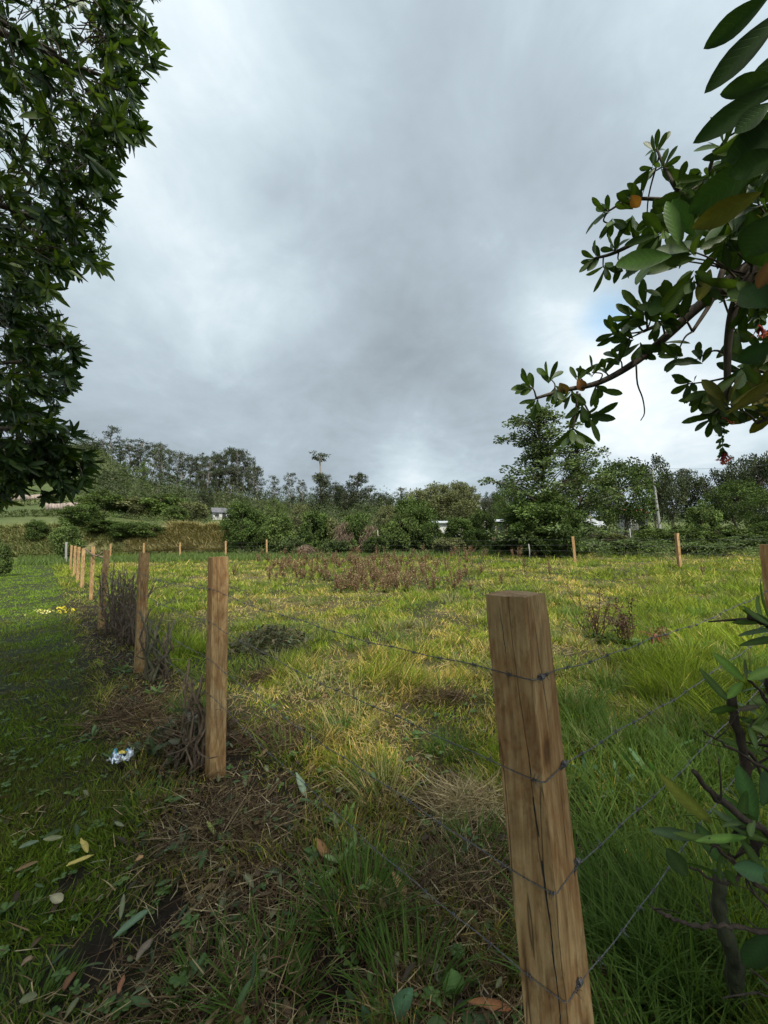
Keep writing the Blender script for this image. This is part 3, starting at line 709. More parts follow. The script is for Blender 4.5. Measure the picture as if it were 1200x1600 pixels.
# ------------------------------------------------------------------ cut hedge, dead sticks, stumps
def sticks(name, label, px, py, n, rad, h0, h1, mat, rr=(.006, .016), group='remains of the cut hedge', lean_=.25, cat='hedge stump', twigs=2, seed=1, leaves=0):
    g = np.random.default_rng(seed); p_ = gpix(px, py); t = thing(name, label, cat, p_, group)
    mb = MB()
    for i_ in range(n):
        a = g.uniform(0, 6.28); q = rad*math.sqrt(g.random()); b_ = np.array([q*math.cos(a), q*math.sin(a), -.05])
        h = g.uniform(h0, h1); k = 6; dv = np.array([g.normal()*lean_, g.normal()*lean_, 1]); dv /= np.linalg.norm(dv)
        P = b_+np.linspace(0, 1, k)[:, None]*dv*h; P[1:] += g.normal(size=(k-1, 3))*.030
        r_ = g.uniform(*rr); tube(mb, P, np.linspace(r_, r_*.6, k), 6)
        for _ in range(twigs):
            s_ = g.integers(1, k-1); dv2 = norm(g.normal(size=3)+[0, 0, .7]); L_ = g.uniform(.06, .30)
            tube(mb, spline([P[s_], P[s_]+dv2*L_*.5+g.normal(size=3)*.02, P[s_]+dv2*L_], 3), np.linspace(r_*.45, r_*.2, 7), 4)
    obj('stem', mb, mat, t)
    if leaves:
        m2 = MB(); a = g.uniform(0, 6.28, leaves); q = rad*1.3*np.sqrt(g.random(leaves))
        scatter(m2, LEAF_L, np.stack([q*np.cos(a), q*np.sin(a), g.uniform(.05, h1*.8, leaves)], -1), rdir(leaves, g)-[0, 0, .4], rdir(leaves, g), g.uniform(.04, .10, leaves), g.uniform(.05, .1, leaves), .3,
                np.array([[.05, .075, .03], [.10, .075, .045], [.13, .13, .10]])[g.integers(0, 3, leaves)])
        obj('foliage', m2, M_WEED, t)
    return t
sticks('hedge_stump', 'dense tangle of dead twiggy sticks leaning on the fourth post', 190, 992, 60, .26, .7, 1.22, M_STICK, (.006, .014), twigs=5, seed=3, leaves=140, lean_=.12)
sticks('hedge_stump', 'dead forked shrub with curling twigs between the third and fourth posts', 203, 1010, 14, .12, .45, 1.18, M_STICK, (.008, .018), twigs=7, seed=4, leaves=25, lean_=.14)
sticks('hedge_stump', 'bundle of upright mossy cut stems just right of the third post', 243, 1062, 13, .13, .45, .78, M_MOSSY, (.010, .024), twigs=1, seed=5, lean_=.07)
sticks('hedge_stump', 'single dark knobbly stem in front of the third post', 224, 1058, 2, .03, .7, .84, M_STICK, (.014, .018), twigs=2, seed=6, lean_=.06)
sticks('hedge_stump', 'short black twigs right of the mossy cut stems', 262, 1062, 7, .10, .2, .62, M_STICK, (.006, .012), twigs=3, seed=8, lean_=.25)
sticks('hedge_stump', 'dark rotten stump and sticks against the foot of the second post', 300, 1203, 12, .05, .20, .72, M_STICK, (.005, .014), twigs=4, seed=9, lean_=.10, leaves=30)
sticks('hedge_stump', 'knee-high broken twigs in the path-side grass before the second post', 283, 1185, 14, .14, .10, .32, M_STICK, (.003, .007), twigs=4, seed=10, lean_=.5, leaves=60)
# dark stick lodged on the fifth post
p4, h4, w4 = posts[3]; mb = MB(); c_ = p4+np.array([.1, -.1, h4-.28])
tube(mb, spline([c_+[-.25, 0, .22], c_+[-.02, 0, .05], c_+[.15, .02, .0], c_+[.35, 0, -.06]], 4), np.linspace(.02, .03, 13), 6)
tube(mb, spline([c_+[.1, 0, .0], c_+[.25, .02, .12], c_+[.33, 0, .12]], 3), np.linspace(.02, .008, 7), 5)
tag(obj('broken_stick', mb, M_STICK), 'dark broken stick lodged across the wires beside the fifth post', 'stick')

def heap(name, label, px, py, rx, ry, h, n, pal, seed, cat='brush heap', lw=.004, L_=(.08, .3), leafy=0):
    g = np.random.default_rng(seed); p_ = gpix(px, py); mb = MB()
    a = g.uniform(0, 6.28, n); q = np.sqrt(g.random(n)); x_ = p_[0]+rx*q*np.cos(a); y_ = p_[1]+ry*q*np.sin(a)
    z_ = G(x_, y_)+h*(1-q**2)*g.random(n); th = g.uniform(0, 6.28, n)
    pal = np.array(pal); cc = pal[g.integers(0, len(pal), n)]*g.uniform(.7, 1.3, n)[:, None]
    scatter(mb, BLADE, np.stack([x_, y_, z_], -1), np.stack([np.cos(th), np.sin(th), g.uniform(-.5, .7, n)], -1), rdir(n, g)+[0, 0, .6], g.uniform(*L_, n), g.uniform(.6, 1.6, n)*lw, g.uniform(-.2, .6, n), cc)
    if leafy:
        k = g.integers(0, n, leafy)
        scatter(mb, LEAF_L, np.stack([x_, y_, z_], -1)[k]+[0, 0, .02], rdir(leafy, g), rdir(leafy, g)+[0, 0, .5], g.uniform(.05, .1, leafy), g.uniform(.06, .12, leafy), .3, np.array([[.06, .085, .05], [.045, .05, .03], [.10, .09, .06]])[g.integers(0, 3, leafy)])
    return tag(obj(name, mb, M_STRAW), label, cat, 'heaps of cut brush')
BR = [[.07, .045, .028], [.12, .08, .05], [.045, .03, .02], [.2, .15, .09]]
heap('brush_heap', 'low grey-green heap of wilted cut brush beyond the second post', 425, 1012, .62, .5, .32, 2600, [[.06, .065, .035], [.05, .04, .025], [.12, .10, .06], [.09, .11, .05]], 1, leafy=500, lw=.006)
heap('brush_heap', 'dark brown flattened patch of dead stalks in the middle of the near grass', 440, 1158, .36, .22, .07, 1500, BR, 2)
heap('brush_heap', 'small dark pile of rotten leaves behind the larger dead stalk patch', 425, 1058, .3, .2, .07, 800, BR, 3)
heap('brush_heap', 'dark clump of dead stalks left of the corner post', 690, 1095, .28, .16, .1, 900, BR, 4)
heap('brush_heap', 'brown brush cuttings heaped around the foot of the second post', 300, 1160, .30, .34, .17, 2200, BR, 5, leafy=160)
heap('brush_heap', 'brown thatch of dead grass in front of the second post', 360, 1300, .30, .20, .05, 1300, BR+[[.26, .19, .11]], 6, lw=.0028)
heap('brush_heap', 'tan thatch of dead grass left of the foot of the corner post', 700, 1400, .24, .18, .06, 1300, BR+[[.30, .22, .12]], 7, lw=.0026)
heap('brush_heap', 'pale straw mound close left of the corner post', 740, 1262, .22, .14, .08, 1500, [[.34, .27, .15], [.24, .18, .1], [.42, .35, .2]], 8, lw=.003)
heap('brush_heap', 'rusty brown cuttings along the path edge below the mossy stems', 215, 1120, .38, .30, .06, 1500, BR, 9)

# ------------------------------------------------------------------ red dock weeds
def dock(mb, x_, y_, h, g, cs, leafc=(.08, .12, .03)):
    z0 = float(G(x_, y_)); k = g.integers(2, 6)
    for _ in range(k):
        dv = norm(np.array([g.normal()*.22, g.normal()*.22, 1])); L_ = h*g.uniform(.6, 1.05)
        P = np.array([x_, y_, z0])+np.linspace(0, 1, 4)[:, None]*dv*L_; P[1:] += g.normal(size=(3, 3))*.012
        w = .004+.0006*y_; tube(mb, P, np.linspace(w, w*.5, 4), 3, cs[0]*.7, False)
        n_ = int(34*L_/.6)+6; t = g.uniform(.35, 1.02, n_); pp = P[0]+dv*L_*t[:, None]; 
        D_ = rdir(n_, g)*[1, 1, .6]+[0, 0, .5]; s = (.022+.0012*y_)
        c = cs[g.integers(0, len(cs), n_)]*g.uniform(.7, 1.3, n_)[:, None]
        scatter(mb, LEAF_S, pp+D_*g.uniform(0, .05, n_)[:, None], D_, rdir(n_, g), g.uniform(.7, 1.5, n_)*s, s*1.6, .2, c)
    n_ = 6; th = g.uniform(0, 6.28, n_)
    scatter(mb, LEAF_L, np.tile([x_, y_, z0+.02], (n_, 1)), np.stack([np.cos(th), np.sin(th), g.uniform(.2, 1.2, n_)], -1), np.tile([0, 0, 1.], (n_, 1)), g.uniform(.12, .25, n_), .16, .5, cA(*leafc))
REDS = np.array([[.17, .080, .050], [.22, .125, .075], [.13, .08, .05], [.30, .22, .13], [.13, .15, .05]])
g = np.random.default_rng(21); mb = MB()
for _ in range(340):
    px = g.normal(560, 85); py = g.uniform(885, 928)
    if px < 420 or px > 850: continue
    if px < 520 and py > 912: continue
    d = 1.45*600/(py-851); r_ = ray(px, py); s_ = d/r_[1]; X_, Y_ = r_[0]*s_, d
    if Y_ > 31: continue
    dock(mb, X_, Y_, .24+.55*g.random()**1.6, g, REDS)
for _ in range(60):
    t_ = g.uniform(-.35, .42); Y_ = g.uniform(24, 31); dock(mb, t_*Y_, Y_, g.uniform(.4, .95), g, REDS)
tag(obj('red_weeds', mb, M_WEED), 'dense patch of reddish brown seeding dock weeds across the middle of the field', kind='stuff')
singles = [((932, 1000), .62, 'bare dark seeding weed nearest behind the corner post, left of its twin'), ((985, 1010), .55, 'thin brown seeding weed standing right of the bare dark weed'),
           ((1022, 1005), .3, 'low rusty red sprawling weed in the bright grass right of the corner post'), ((905, 955), .5, 'small reddish weed above the wire right of the corner post head'),
           ((860, 905), .7, 'tall red seed spike just left of the first pale far post'), ((820, 893), .8, 'tall red seed spike in front of the dark rounded tree-bush'),
           ((365, 900), .5, 'reddish weed directly right of the second post head'), ((1100, 900), .4, 'small brown weed near the right far post')]
for (px, py), h, lab in singles:
    p_ = gpix(px, py); mb = MB()
    for q_ in range(4 if py > 990 else 1): dock(mb, p_[0]+g.normal()*.10*(q_ > 0), p_[1]+g.normal()*.10*(q_ > 0), h*(1.15-.12*q_), g, REDS if 'dark' not in lab and 'thin' not in lab else np.array([[.09, .05, .035], [.13, .08, .05]]))
    if 'sprawling' in lab:
        n_ = 26; th = g.uniform(0, 6.28, n_)
        scatter(mb, LEAF_L, np.tile(p_+[0, 0, .1], (n_, 1)), np.stack([np.cos(th), np.sin(th), g.uniform(-.1, .6, n_)], -1), np.tile([0, 0, 1.], (n_, 1)), g.uniform(.12, .32, n_), .05, .4, cA(.22, .05, .03))
    tag(obj('dock_weed', mb, M_WEED), lab, 'weed', 'single weeds in the field')

# ------------------------------------------------------------------ leaves and litter on the ground
def ground_leaf(name, label, pa, pb, wpx, c, curl=.15, cat='fallen leaf', lift=.06, tmpl=LEAF_O, group='leaves lying on the grass'):
    A = gpix(*pa); B = gpix(*pb); A[2] += lift; B[2] += lift; L_ = np.linalg.norm(B-A)
    d = (A-CAM) @ f0; mb = MB()
    scatter(mb, tmpl, A[None], (B-A)[None], np.array([[.1, -.25, 1.]]), L_, wpx/FPX*d/.46*1.0, curl, cA(*c))
    v = mb.v[0]; v += rng.normal(size=v.shape)*.0012
    mb.v = [v, v-[0, 0, .0012]]; mb.f = [mb.f[0], mb.f[0][:, ::-1]+mb.n]; mb.c = [mb.c[0]]*2; mb.n *= 2
    return tag(obj(name, mb, M_WEED), label, cat, group)
TAN, GRN, YEL, BRN, PALE = (.42, .25, .11), (.10, .17, .06), (.42, .34, .10), (.22, .10, .05), (.30, .27, .17)
for lab, a, b_, w, c, t_ in [
    ('orange tan leaf left of the corner post, in the brown thatch', (612, 1383), (634, 1420), 17, TAN, LEAF_O),
    ('long narrow yellowish leaf at the path edge, beside a bare black soil patch', (102, 1376), (146, 1353), 10, YEL, LEAF_L),
    ('small yellow leaf just above the long narrow yellowish one', (125, 1330), (136, 1348), 9, YEL, LEAF_O),
    ('short tan leaf alone in the dark path grass, level with the long yellow leaf', (210, 1369), (223, 1357), 10, TAN, LEAF_O),
    ('crumpled cream leaf below the long yellow leaf', (76, 1424), (96, 1430), 16, PALE, LEAF_O),
    ('long silvery green leaf lying over the black soil near the bottom of the path', (175, 1494), (233, 1440), 15, (.13, .19, .11), LEAF_L),
    ('grey brown withered leaf below the silvery green leaf', (212, 1530), (238, 1488), 16, (.22, .17, .12), LEAF_L),
    ('rust coloured leaf at the very bottom of the path', (98, 1580), (116, 1540), 14, BRN, LEAF_L),
    ('narrow rusty leaf upright at the bottom, right of the other rusty leaf', (182, 1587), (194, 1548), 10, (.28, .12, .06), LEAF_L),
    ('grey-green leaf on the far left of the path, above the black soil patch', (28, 1347), (60, 1331), 11, (.11, .15, .09), LEAF_L),
    ('pale green slim leaf beside a dead twig below the second post', (462, 1222), (476, 1252), 12, (.20, .26, .17), LEAF_O),
    ('slim silver-green leaf a step in front of the second post', (262, 1201), (278, 1180), 10, (.16, .21, .15), LEAF_O),
    ('curled brown leaf behind the tall grass tuft in the bottom middle', (493, 1330), (512, 1358), 17, (.30, .15, .06), LEAF_O),
    ('dark red-brown leaf hanging in the grass close right of the corner post', (925, 1420), (955, 1372), 16, (.26, .10, .06), LEAF_L),
    ('pale curled leaf right of the corner post, under the dark red-brown leaf', (912, 1452), (934, 1432), 12, (.42, .34, .2), LEAF_L),
    ('lime green leaf in front of the second post', (323, 1303), (336, 1322), 8, (.26, .30, .07), LEAF_L),
    ('orange-brown leaf cut by the bottom edge left of the corner post', (730, 1598), (800, 1604), 16, (.36, .15, .06), LEAF_O),
    ('small yellow leaf among dark leaves, near the bottom left', (30, 1540), (50, 1520), 12, (.25, .17, .1), LEAF_O)]:
    ground_leaf('fallen_leaf', lab, a, b_, w, c, tmpl=t_)
for lab, a, b_, w, c in [('rounded pale green leaf standing left of the corner post foot', (710, 1562), (708, 1524), 40, (.15, .24, .10)),
                         ('blue-green oval leaf at the bottom, the larger of two', (598, 1605), (640, 1553), 28, (.08, .15, .09)),
                         ('dark blue-green leaf at the bottom, the smaller of two', (585, 1612), (568, 1580), 16, (.06, .12, .07))]:
    A = gpix(*a); d = (A-CAM) @ f0; B = W(b_[0], b_[1], d*.97); A = A+[0, 0, .0]; mb = MB()
    scatter(mb, LEAF_O, A[None], (B-A)[None], np.array([[0, -1, .9]]), np.linalg.norm(B-A), w/FPX*d/.46, .12, cA(*c))
    tube(mb, np.array([A-[0, 0, .08], A, A+(B-A)*.5]), [.0022, .0018, .0008], 5, cA(*c)*.9)
    tag(obj('broad_leaf', mb, M_WEED), lab, 'leaf', 'upright broad leaves')

def rosette(mb, c, axis_, n, L_, w, g, cmix=((.035, .065, .018), (.06, .10, .025)), tmpl=LEAF_L, spread=(.5, 1.3), bend=(.0, .35), drop=0, nb=None):
    w = w*.68
    axis_ = norm(np.array(axis_, float)); ref = norm(np.cross(axis_, [0.3, .2, 1])); r2 = np.cross(axis_, ref)
    a = g.uniform(0, 6.28)+np.arange(n)*2.4; s = g.uniform(*spread, n)
    D_ = axis_+(np.cos(a)*s)[:, None]*ref+(np.sin(a)*s)[:, None]*r2; D_ = norm(D_)-[0, 0, drop]
    P = c-axis_*(np.arange(n)/n*L_*.35)[:, None]
    cc = np.array(cmix[0])+(np.array(cmix[1])-np.array(cmix[0]))*g.random(n)[:, None]
    scatter(mb, tmpl, P, D_, np.tile(axis_ if nb is None else axis_*.3+np.asarray(nb), (n, 1))+g.normal(size=(n, 3))*(.25 if nb is None else .45), L_*g.uniform(.6, 1.1, n), w*L_*g.uniform(.85, 1.15, n), g.uniform(*bend, n), cc)
# broad leaved plants
def weed_plant(name, label, px, py, n, L_, c1, c2, seed, tmpl=LEAF_L, w=1.0, spread=(.4, 1.6), group='leafy weeds'):
    g = np.random.default_rng(seed); p_ = gpix(px, py); mb = MB()
    for k in range(max(1, n//7)):
        q = p_+np.array([g.normal()*.04, g.normal()*.04, .02]); rosette(mb, q, (g.normal()*.2, g.normal()*.2, 1), min(n, 7), L_*g.uniform(.7, 1.1), w, g, (c1, c2), tmpl, spread, (.2, .7))
    return tag(obj(name, mb, M_WEED), label, 'weed', group)
weed_plant('leafy_weed', 'pale green leafy weed in the centre bottom between the two near posts', 548, 1345, 14, .13, (.13, .20, .07), (.22, .30, .12), 1, LEAF_O, .8)
weed_plant('leafy_weed', 'fresh green weed just above the pale one, under a wire', 540, 1290, 14, .10, (.08, .15, .035), (.16, .24, .06), 2, LEAF_O, .8)
weed_plant('leafy_weed', 'blue-green glossy leafed weed in the long grass right of the corner post', 930, 1222, 14, .20, (.06, .12, .06), (.11, .18, .10), 3, LEAF_O, .7)
weed_plant('leafy_weed', 'second glossy leafed weed, further right beneath the third wire', 1010, 1225, 14, .20, (.06, .13, .05), (.10, .18, .08), 4, LEAF_O, .7)
weed_plant('leafy_weed', 'dock leaves low against the foot of the third post', 195, 1050, 14, .14, (.05, .11, .03), (.08, .15, .04), 5, LEAF_O, .8)
weed_plant('leafy_weed', 'light green nettle-like weed below the mossy cut stems', 232, 1090, 14, .12, (.09, .16, .04), (.16, .23, .07), 6, LEAF_O, .8)
weed_plant('leafy_weed', 'flat wide-leafed weed in the path-side litter', 150, 1150, 14, .12, (.06, .11, .04), (.09, .15, .06), 7, LEAF_O, .8)
weed_plant('leafy_weed', 'drooping green weed lying below the cut brush, before the second post', 245, 1170, 14, .15, (.07, .12, .04), (.12, .18, .07), 8, LEAF_L, .9)
weed_plant('leafy_weed', 'wide grey-green leaves at the path edge in front of the second post', 292, 1330, 7, .10, (.09, .14, .08), (.13, .19, .11), 9, LEAF_O, .9)
weed_plant('leafy_weed', 'broad upright green blades in the grass between the second and third wires', 1050, 1175, 7, .24, (.06, .13, .03), (.10, .18, .05), 10, LEAF_L, .6, (.1, .6))

# crumpled snack wrapper
p_ = gpix(189, 1202); t = thing('snack_wrapper', 'crumpled shiny blue, white and yellow wrapper lying on the path grass', 'litter', p_)
def crumple(w, h, amp, n=14, seed=3):
    g = np.random.default_rng(seed); u, v = np.meshgrid(np.linspace(-.5, .5, n), np.linspace(-.5, .5, n)); 
    z = amp*(fbm(u+3, v+5, 5, seed, 3)-.4)*2+g.normal(size=u.shape)*amp*.25
    x_ = u*w*(1+.2*np.sin(v*9)); y_ = v*h*(1+.25*np.cos(u*7)); V = np.stack([x_+g.normal(size=u.shape)*w*.02, y_, np.abs(z)+.06], -1).reshape(-1, 3)
    i_ = (np.arange(n-1)[:, None]*n+np.arange(n-1)[None]).ravel(); return V, np.stack([i_, i_+1, i_+1+n, i_+n], -1), u.ravel(), v.ravel()
V, F, u, v = crumple(.125, .10, .05)
C_ = np.where((v > .12)[:, None] & (u < .15)[:, None], cA(.08, .42, .62), cA(.72, .75, .78)); C_ = np.where((fbm(u, v, 6, 4) > .66)[:, None], cA(.06, .16, .34), C_)
mb = MB(); mb.add(V, F, C_)
M_FOIL = leafmat('foil', 0, .22, .8, 0, 200, .1); M_FOIL.node_tree.nodes['Principled BSDF'].inputs['Metallic'].default_value = .55
obj('film', mb, M_FOIL, t, smooth=False)
V, F, u, v = crumple(.05, .028, .012, 8, 8); V[:, 2] += .035; V[:, 1] += .012; mb = MB(); mb.add(V, F, cA(.75, .55, .12)); obj('yellow_print', mb, M_FOIL, t, smooth=False)
# yellow petals on the path
for k, (px, py, w, lab) in enumerate([(70, 959, 28, 'pale yellow petals strewn on the path grass, nearest the photo edge'), (102, 955, 22, 'brighter yellow fallen blossoms on the path grass, nearer the fence')]):
    g = np.random.default_rng(k+40); mb = MB(); n_ = 34
    P = np.array([gpix(px+g.normal()*w*.42, py+g.normal()*2.4) for _ in range(n_)])+[0, 0, .05]
    scatter(mb, LEAF_O, P, rdir(n_, g), rdir(n_, g)+[0, 0, 1], g.uniform(.04, .08, n_), .09, .4, cA(.62, .50, .04) if k else cA(.60, .54, .20))
    tag(obj('yellow_petals', mb, M_PETAL), lab, 'petals', 'yellow petals on the path', 'stuff')
# ------------------------------------------------------------------ near trees
def in_left(px, py):
    bx = np.interp(py, [-200, 0, 60, 100, 150, 170, 205, 230, 300, 330, 400, 418, 432, 480, 540, 590, 640, 672, 700, 770, 790, 860],
                   [275, 250, 258, 262, 235, 232, 238, 200, 190, 182, 175, 150, 95, 95, 135, 138, 105, 112, 118, 50, -30, -200])
    return px < bx-17
g = np.random.default_rng(5)
lt = thing('broadleaf_tree', 'dark broadleaf tree overhanging the path along the whole left edge', 'tree', (-4.3, 1.8, float(G(-4.3, 1.8))))
lb = np.array(lt.location); ltm = MB(); lcr = MB()
trunk = spline([[-4.3, 1.8, -.2], [-4.25, 1.8, 1.2], [-4.1, 1.9, 2.4], [-3.9, 1.9, 3.6], [-3.7, 1.8, 5.0], [-3.5, 1.8, 6.4]], 6)
tube(ltm, trunk, np.linspace(.19, .06, len(trunk)), 10)
limbs = []
ends = [(-1.9, 3.0, 5.4), (-2.3, 3.3, 4.3), (-2.7, 3.4, 3.2), (-3.0, 3.2, 2.5), (-2.2, 2.2, 6.2), (-1.2, 1.5, 6.3), (-1.3, .2, 6.0), (-2.6, .2, 4.2), (-3.2, 4.6, 4.4),
        (-3.8, 4.8, 3.0), (-4.6, 3.6, 3.6), (-5.6, 2.2, 4.6), (-5.2, .8, 3.6), (-3.2, -.8, 4.8), (-1.6, -1.2, 5.4), (-2.4, 2.6, 5.2), (-3.0, 2.4, 3.4), (-2.0, 1.0, 4.9), (-3.4, 3.0, 5.6), (-.3, .2, 5.9), (-.6, -1.2, 5.6)]
for e_ in ends:
    e_ = np.array(e_); j = min(len(trunk)-2, max(6, int(np.argmin(np.abs(trunk[:, 2]-(e_[2]-.9)))))); s_ = trunk[j]
    P = spline([s_, s_+(e_-s_)*.4+g.normal(size=3)*.12+[0, 0, .18], s_+(e_-s_)*.75+g.normal(size=3)*.1+[0, 0, .15], e_], 5)
    X_, Y_, z_ = proj(P); bad = (z_ > .1) & (Y_ > -60) & (Y_ < 860) & (X_ < 1400) & ~in_left(X_+45, Y_)
    if bad.any(): P = P[:max(4, int(np.argmax(bad)))]
    tube(ltm, P, np.linspace(.055, .012, len(P)), 6); limbs.append(P)
LPnt = np.vstack(limbs+[trunk[12:]])
# leaf whorls through the crown's volume, denser towards its outside
cand = []
while len(cand) < 5300:
    q = g.uniform([-6.5, -2.2, 1.75], [.6, 6.0, 7.2], (6000, 3))
    c1 = ((q-[-3.6, 1.7, 4.6])/[3.0, 3.6, 2.9]); c2 = ((q-[-1.2, -.2, 5.9])/[2.0, 1.8, 1.0])
    k = ((c1**2).sum(1) < 1) | ((c2**2).sum(1) < 1)
    q = q[k]; px, py, z = proj(q)
    infr = (z > 0.2) & (px > -60) & (px < 1260) & (py > -60) & (py < 1660)
    ok = ~infr | in_left(px+14*0, py) & (z > 2.1)
    q = q[ok]; px, py, z, infr = px[ok], py[ok], z[ok], infr[ok]
    cl = fbm(q[:, 0]+q[:, 2]*.7, q[:, 1]+q[:, 2]*.5, 1.7, 77, 2)
    keep = g.random(len(q)) < np.where(infr, np.clip((cl-.22)*6, .38, 1), np.clip((cl-.30)*4, 0, .8))
    cand += list(q[keep])
cand = cand[:5300]
# whorls along the visible outline of the crown
for py in np.arange(-20, 790, 11):
    bx = np.interp(py, [0, 60, 100, 150, 205, 230, 300, 330, 410, 432, 480, 540, 590, 640, 672, 700, 770], [246, 252, 252, 226, 228, 192, 184, 176, 165, 92, 90, 128, 128, 100, 104, 110, 45])
    for _ in range(4):
        px_ = bx-(g.uniform(10, 90) if vnoise(py, 3, .035, 4) > .42 else g.uniform(40, 110)); cand.append(W(px_, py+g.normal()*5, g.uniform(2.5, 3.6)))
for _ in range(70):      # drooping lowest bough
    cand.append(W(g.normal(82, 24), g.normal(716, 22), g.uniform(2.7, 3.0)))
for _ in range(26): cand.append(W(g.normal(0, 16), g.normal(735, 28), g.uniform(2.5, 2.9)))
tube(ltm, spline([(-4.1, 1.9, 2.4), W(-150, 640, 2.9), W(-20, 700, 2.85), W(60, 716, 2.85), W(100, 722, 2.8)], 5), np.linspace(.03, .007, 21), 5)
cand = np.array(cand)
for q in cand:
    j = int(np.argmin(((LPnt-q)**2).sum(1))); s_ = LPnt[j]; d_ = np.linalg.norm(q-s_)
    ax = norm(norm(q-s_)+np.array([.5, .0, -.45])+g.normal(size=3)*.35)
    X_, Y_, z_ = proj(q); mxd = .32 if (z_ > .2 and -100 < X_ < 1300 and -100 < Y_ < 1700) else .8
    if d_ > .05:
        s2 = s_ if d_ < mxd else q-ax*mxd; tube(ltm, spline([s2, s2*.4+q*.6+g.normal(size=3)*.03+[0, 0, .02], q], 4), np.linspace(.004, .002, 9), 3, caps=False)
    rosette(lcr, q, ax, int(g.integers(7, 11)), g.uniform(.09, .15), .86, g, ((.016, .034, .010), (.050, .085, .022)) if g.random() < .8 else ((.06, .10, .02), (.13, .18, .04)), LEAF_L, (.35, 1.2), (.0, .3), .12)
shift(ltm, lb); shift(lcr, lb)
obj('trunk', ltm, M_BARK, lt); obj('crown', lcr, M_LEAF, lt)

# the tree on the right: near branches reach into the picture
g = np.random.default_rng(6)
rb = np.array([3.1, .35, float(G(3.1, .35))])
rt = thing('flowering_tree', 'large-leaved tree on the right with an arching branch and hanging red flowers', 'tree', rb)
rtm = MB(); rcr = MB()
trk = spline([[3.1, .35, -.2], [3.05, .4, 1.2], [2.9, .5, 2.2], [2.7, .6, 3.1], [2.6, .6, 4.2], [2.5, .5, 5.4]], 6); tube(rtm, trk, np.linspace(.17, .05, len(trk)), 10)
def bough(pix, r0_, r1_, n=6, root=None):
    P = [W(*p_) for p_ in pix]
    if root is not None: P = [np.array(root)]+P
    P = spline(P, n); tube(rtm, P, np.linspace(r0_, r1_, len(P)), 7); return P
root = [2.75, .6, 2.9]
B = []
B.append(bough([(1330, 330, 1.3), (1210, 390, 1.35), (1140, 440, 1.4), (1085, 485, 1.45), (1040, 527, 1.5), (990, 568, 1.52), (935, 598, 1.55), (880, 610, 1.58), (838, 622, 1.6)], .030, .006, root=root))
B.append(bough([(1260, 370, 1.3), (1160, 440, 1.38), (1100, 472, 1.45), (1045, 500, 1.52), (1005, 518, 1.55)], .020, .006))
B.append(bough([(1240, 330, 1.2), (1180, 420, 1.2), (1150, 470, 1.22), (1138, 530, 1.25), (1136, 600, 1.27), (1132, 640, 1.27)], .018, .007))
B.append(bough([(1130, 420, 1.4), (1112, 470, 1.4), (1082, 518, 1.4)], .011, .006))
B.append(bough([(1330, 290, 1.4), (1180, 300, 1.45), (1090, 330, 1.5), (1010, 370, 1.6), (960, 395, 1.65), (928, 404, 1.68)], .020, .005, root=root))
B.append(bough([(1100, 325, 1.5), (1062, 300, 1.52), (1040, 265, 1.55), (1026, 232, 1.58)], .011, .004))
B.append(bough([(1120, 322, 1.48), (1040, 312, 1.55), (985, 312, 1.6), (950, 330, 1.62)], .010, .004))
B.append(bough([(1110, 320, 1.4), (1110, 260, 1.35), (1135, 215, 1.3)], .009, .004))
B.append(bough([(902, 612, 1.57), (900, 640, 1.56), (893, 680, 1.55)], .005, .0035, 3))
B.append(bough([(905, 615, 1.57), (918, 640, 1.56), (925, 650, 1.55)], .004, .003, 3))
B.append(bough([(994, 570, 1.5), (996, 600, 1.5), (1004, 622, 1.5), (1007, 645, 1.5), (1001, 657, 1.5)], .0035, .0018, 3))
B.append(bough([(1300, 560, 1.2), (1215, 640, 1.2), (1196, 655, 1.2), (1183, 661, 1.2)], .009, .005, 4, root=[2.8, .5, 2.3]))
B.append(bough([(1360, 130, 1.0), (1260, 140, .9), (1200, 190, .88), (1190, 240, .9)], .02, .006, root=[2.7, .6, 3.1]))
for e_ in [(2.6, 1.0, 5.6), (1.2, .0, 4.6), (.6, .1, 5.2), (1.5, -1.2, 4.6), (2.8, 2.4, 4.4), (3.6, 1.8, 4.0), (4.2, -.4, 4.4), (2.4, -1.6, 3.8), (.2, -.6, 4.9), (.4, -2.6, 4.4), (-1.2, -1.4, 4.6), (1.6, -3.4, 4.0), (-1.0, -2.8, 4.2), (3.4, -2.4, 3.6), (3.4, 3.2, 3.2), (3.9, 2.6, 2.6)]:
    e_ = np.array(e_); s_ = trk[min(len(trk)-3, max(12, int(np.argmin(np.abs(trk[:, 2]-(e_[2]-.9))))))]
    P = spline([s_, s_+(e_-s_)*.45+g.normal(size=3)*.12+[0, 0, .2], e_], 7); tube(rtm, P, np.linspace(.05, .01, len(P)), 6); B.append(P)
BP = np.vstack(B)
GR1, GR2 = (.026, .052, .012), (.070, .112, .024)
def whorl(px, py, d, Lpx, n=8, dirpx=None, w=1.05, cm=(GR1, GR2), spread=(.6, 1.6)):
    c = W(px, py, d); j = int(np.argmin(((BP-c)**2).sum(1))); s_ = BP[j]
    if np.linalg.norm(c-s_) > .015: tube(rtm, spline([s_, (s_+c)/2+g.normal(size=3)*.01, c], 4), np.linspace(.004, .0022, 9), 4)
    ax = W(px+dirpx[0], py+dirpx[1], d)-c if dirpx is not None else (c-s_)+g.normal(size=3)*.02-f0*.02
    rosette(rcr, c, ax, n, Lpx/FPX*d*.94, w*.95, g, cm, LEAF_O, spread, (.0, .25), .05, norm(CAM-c)*1.3+np.array([0, 0, .2]))
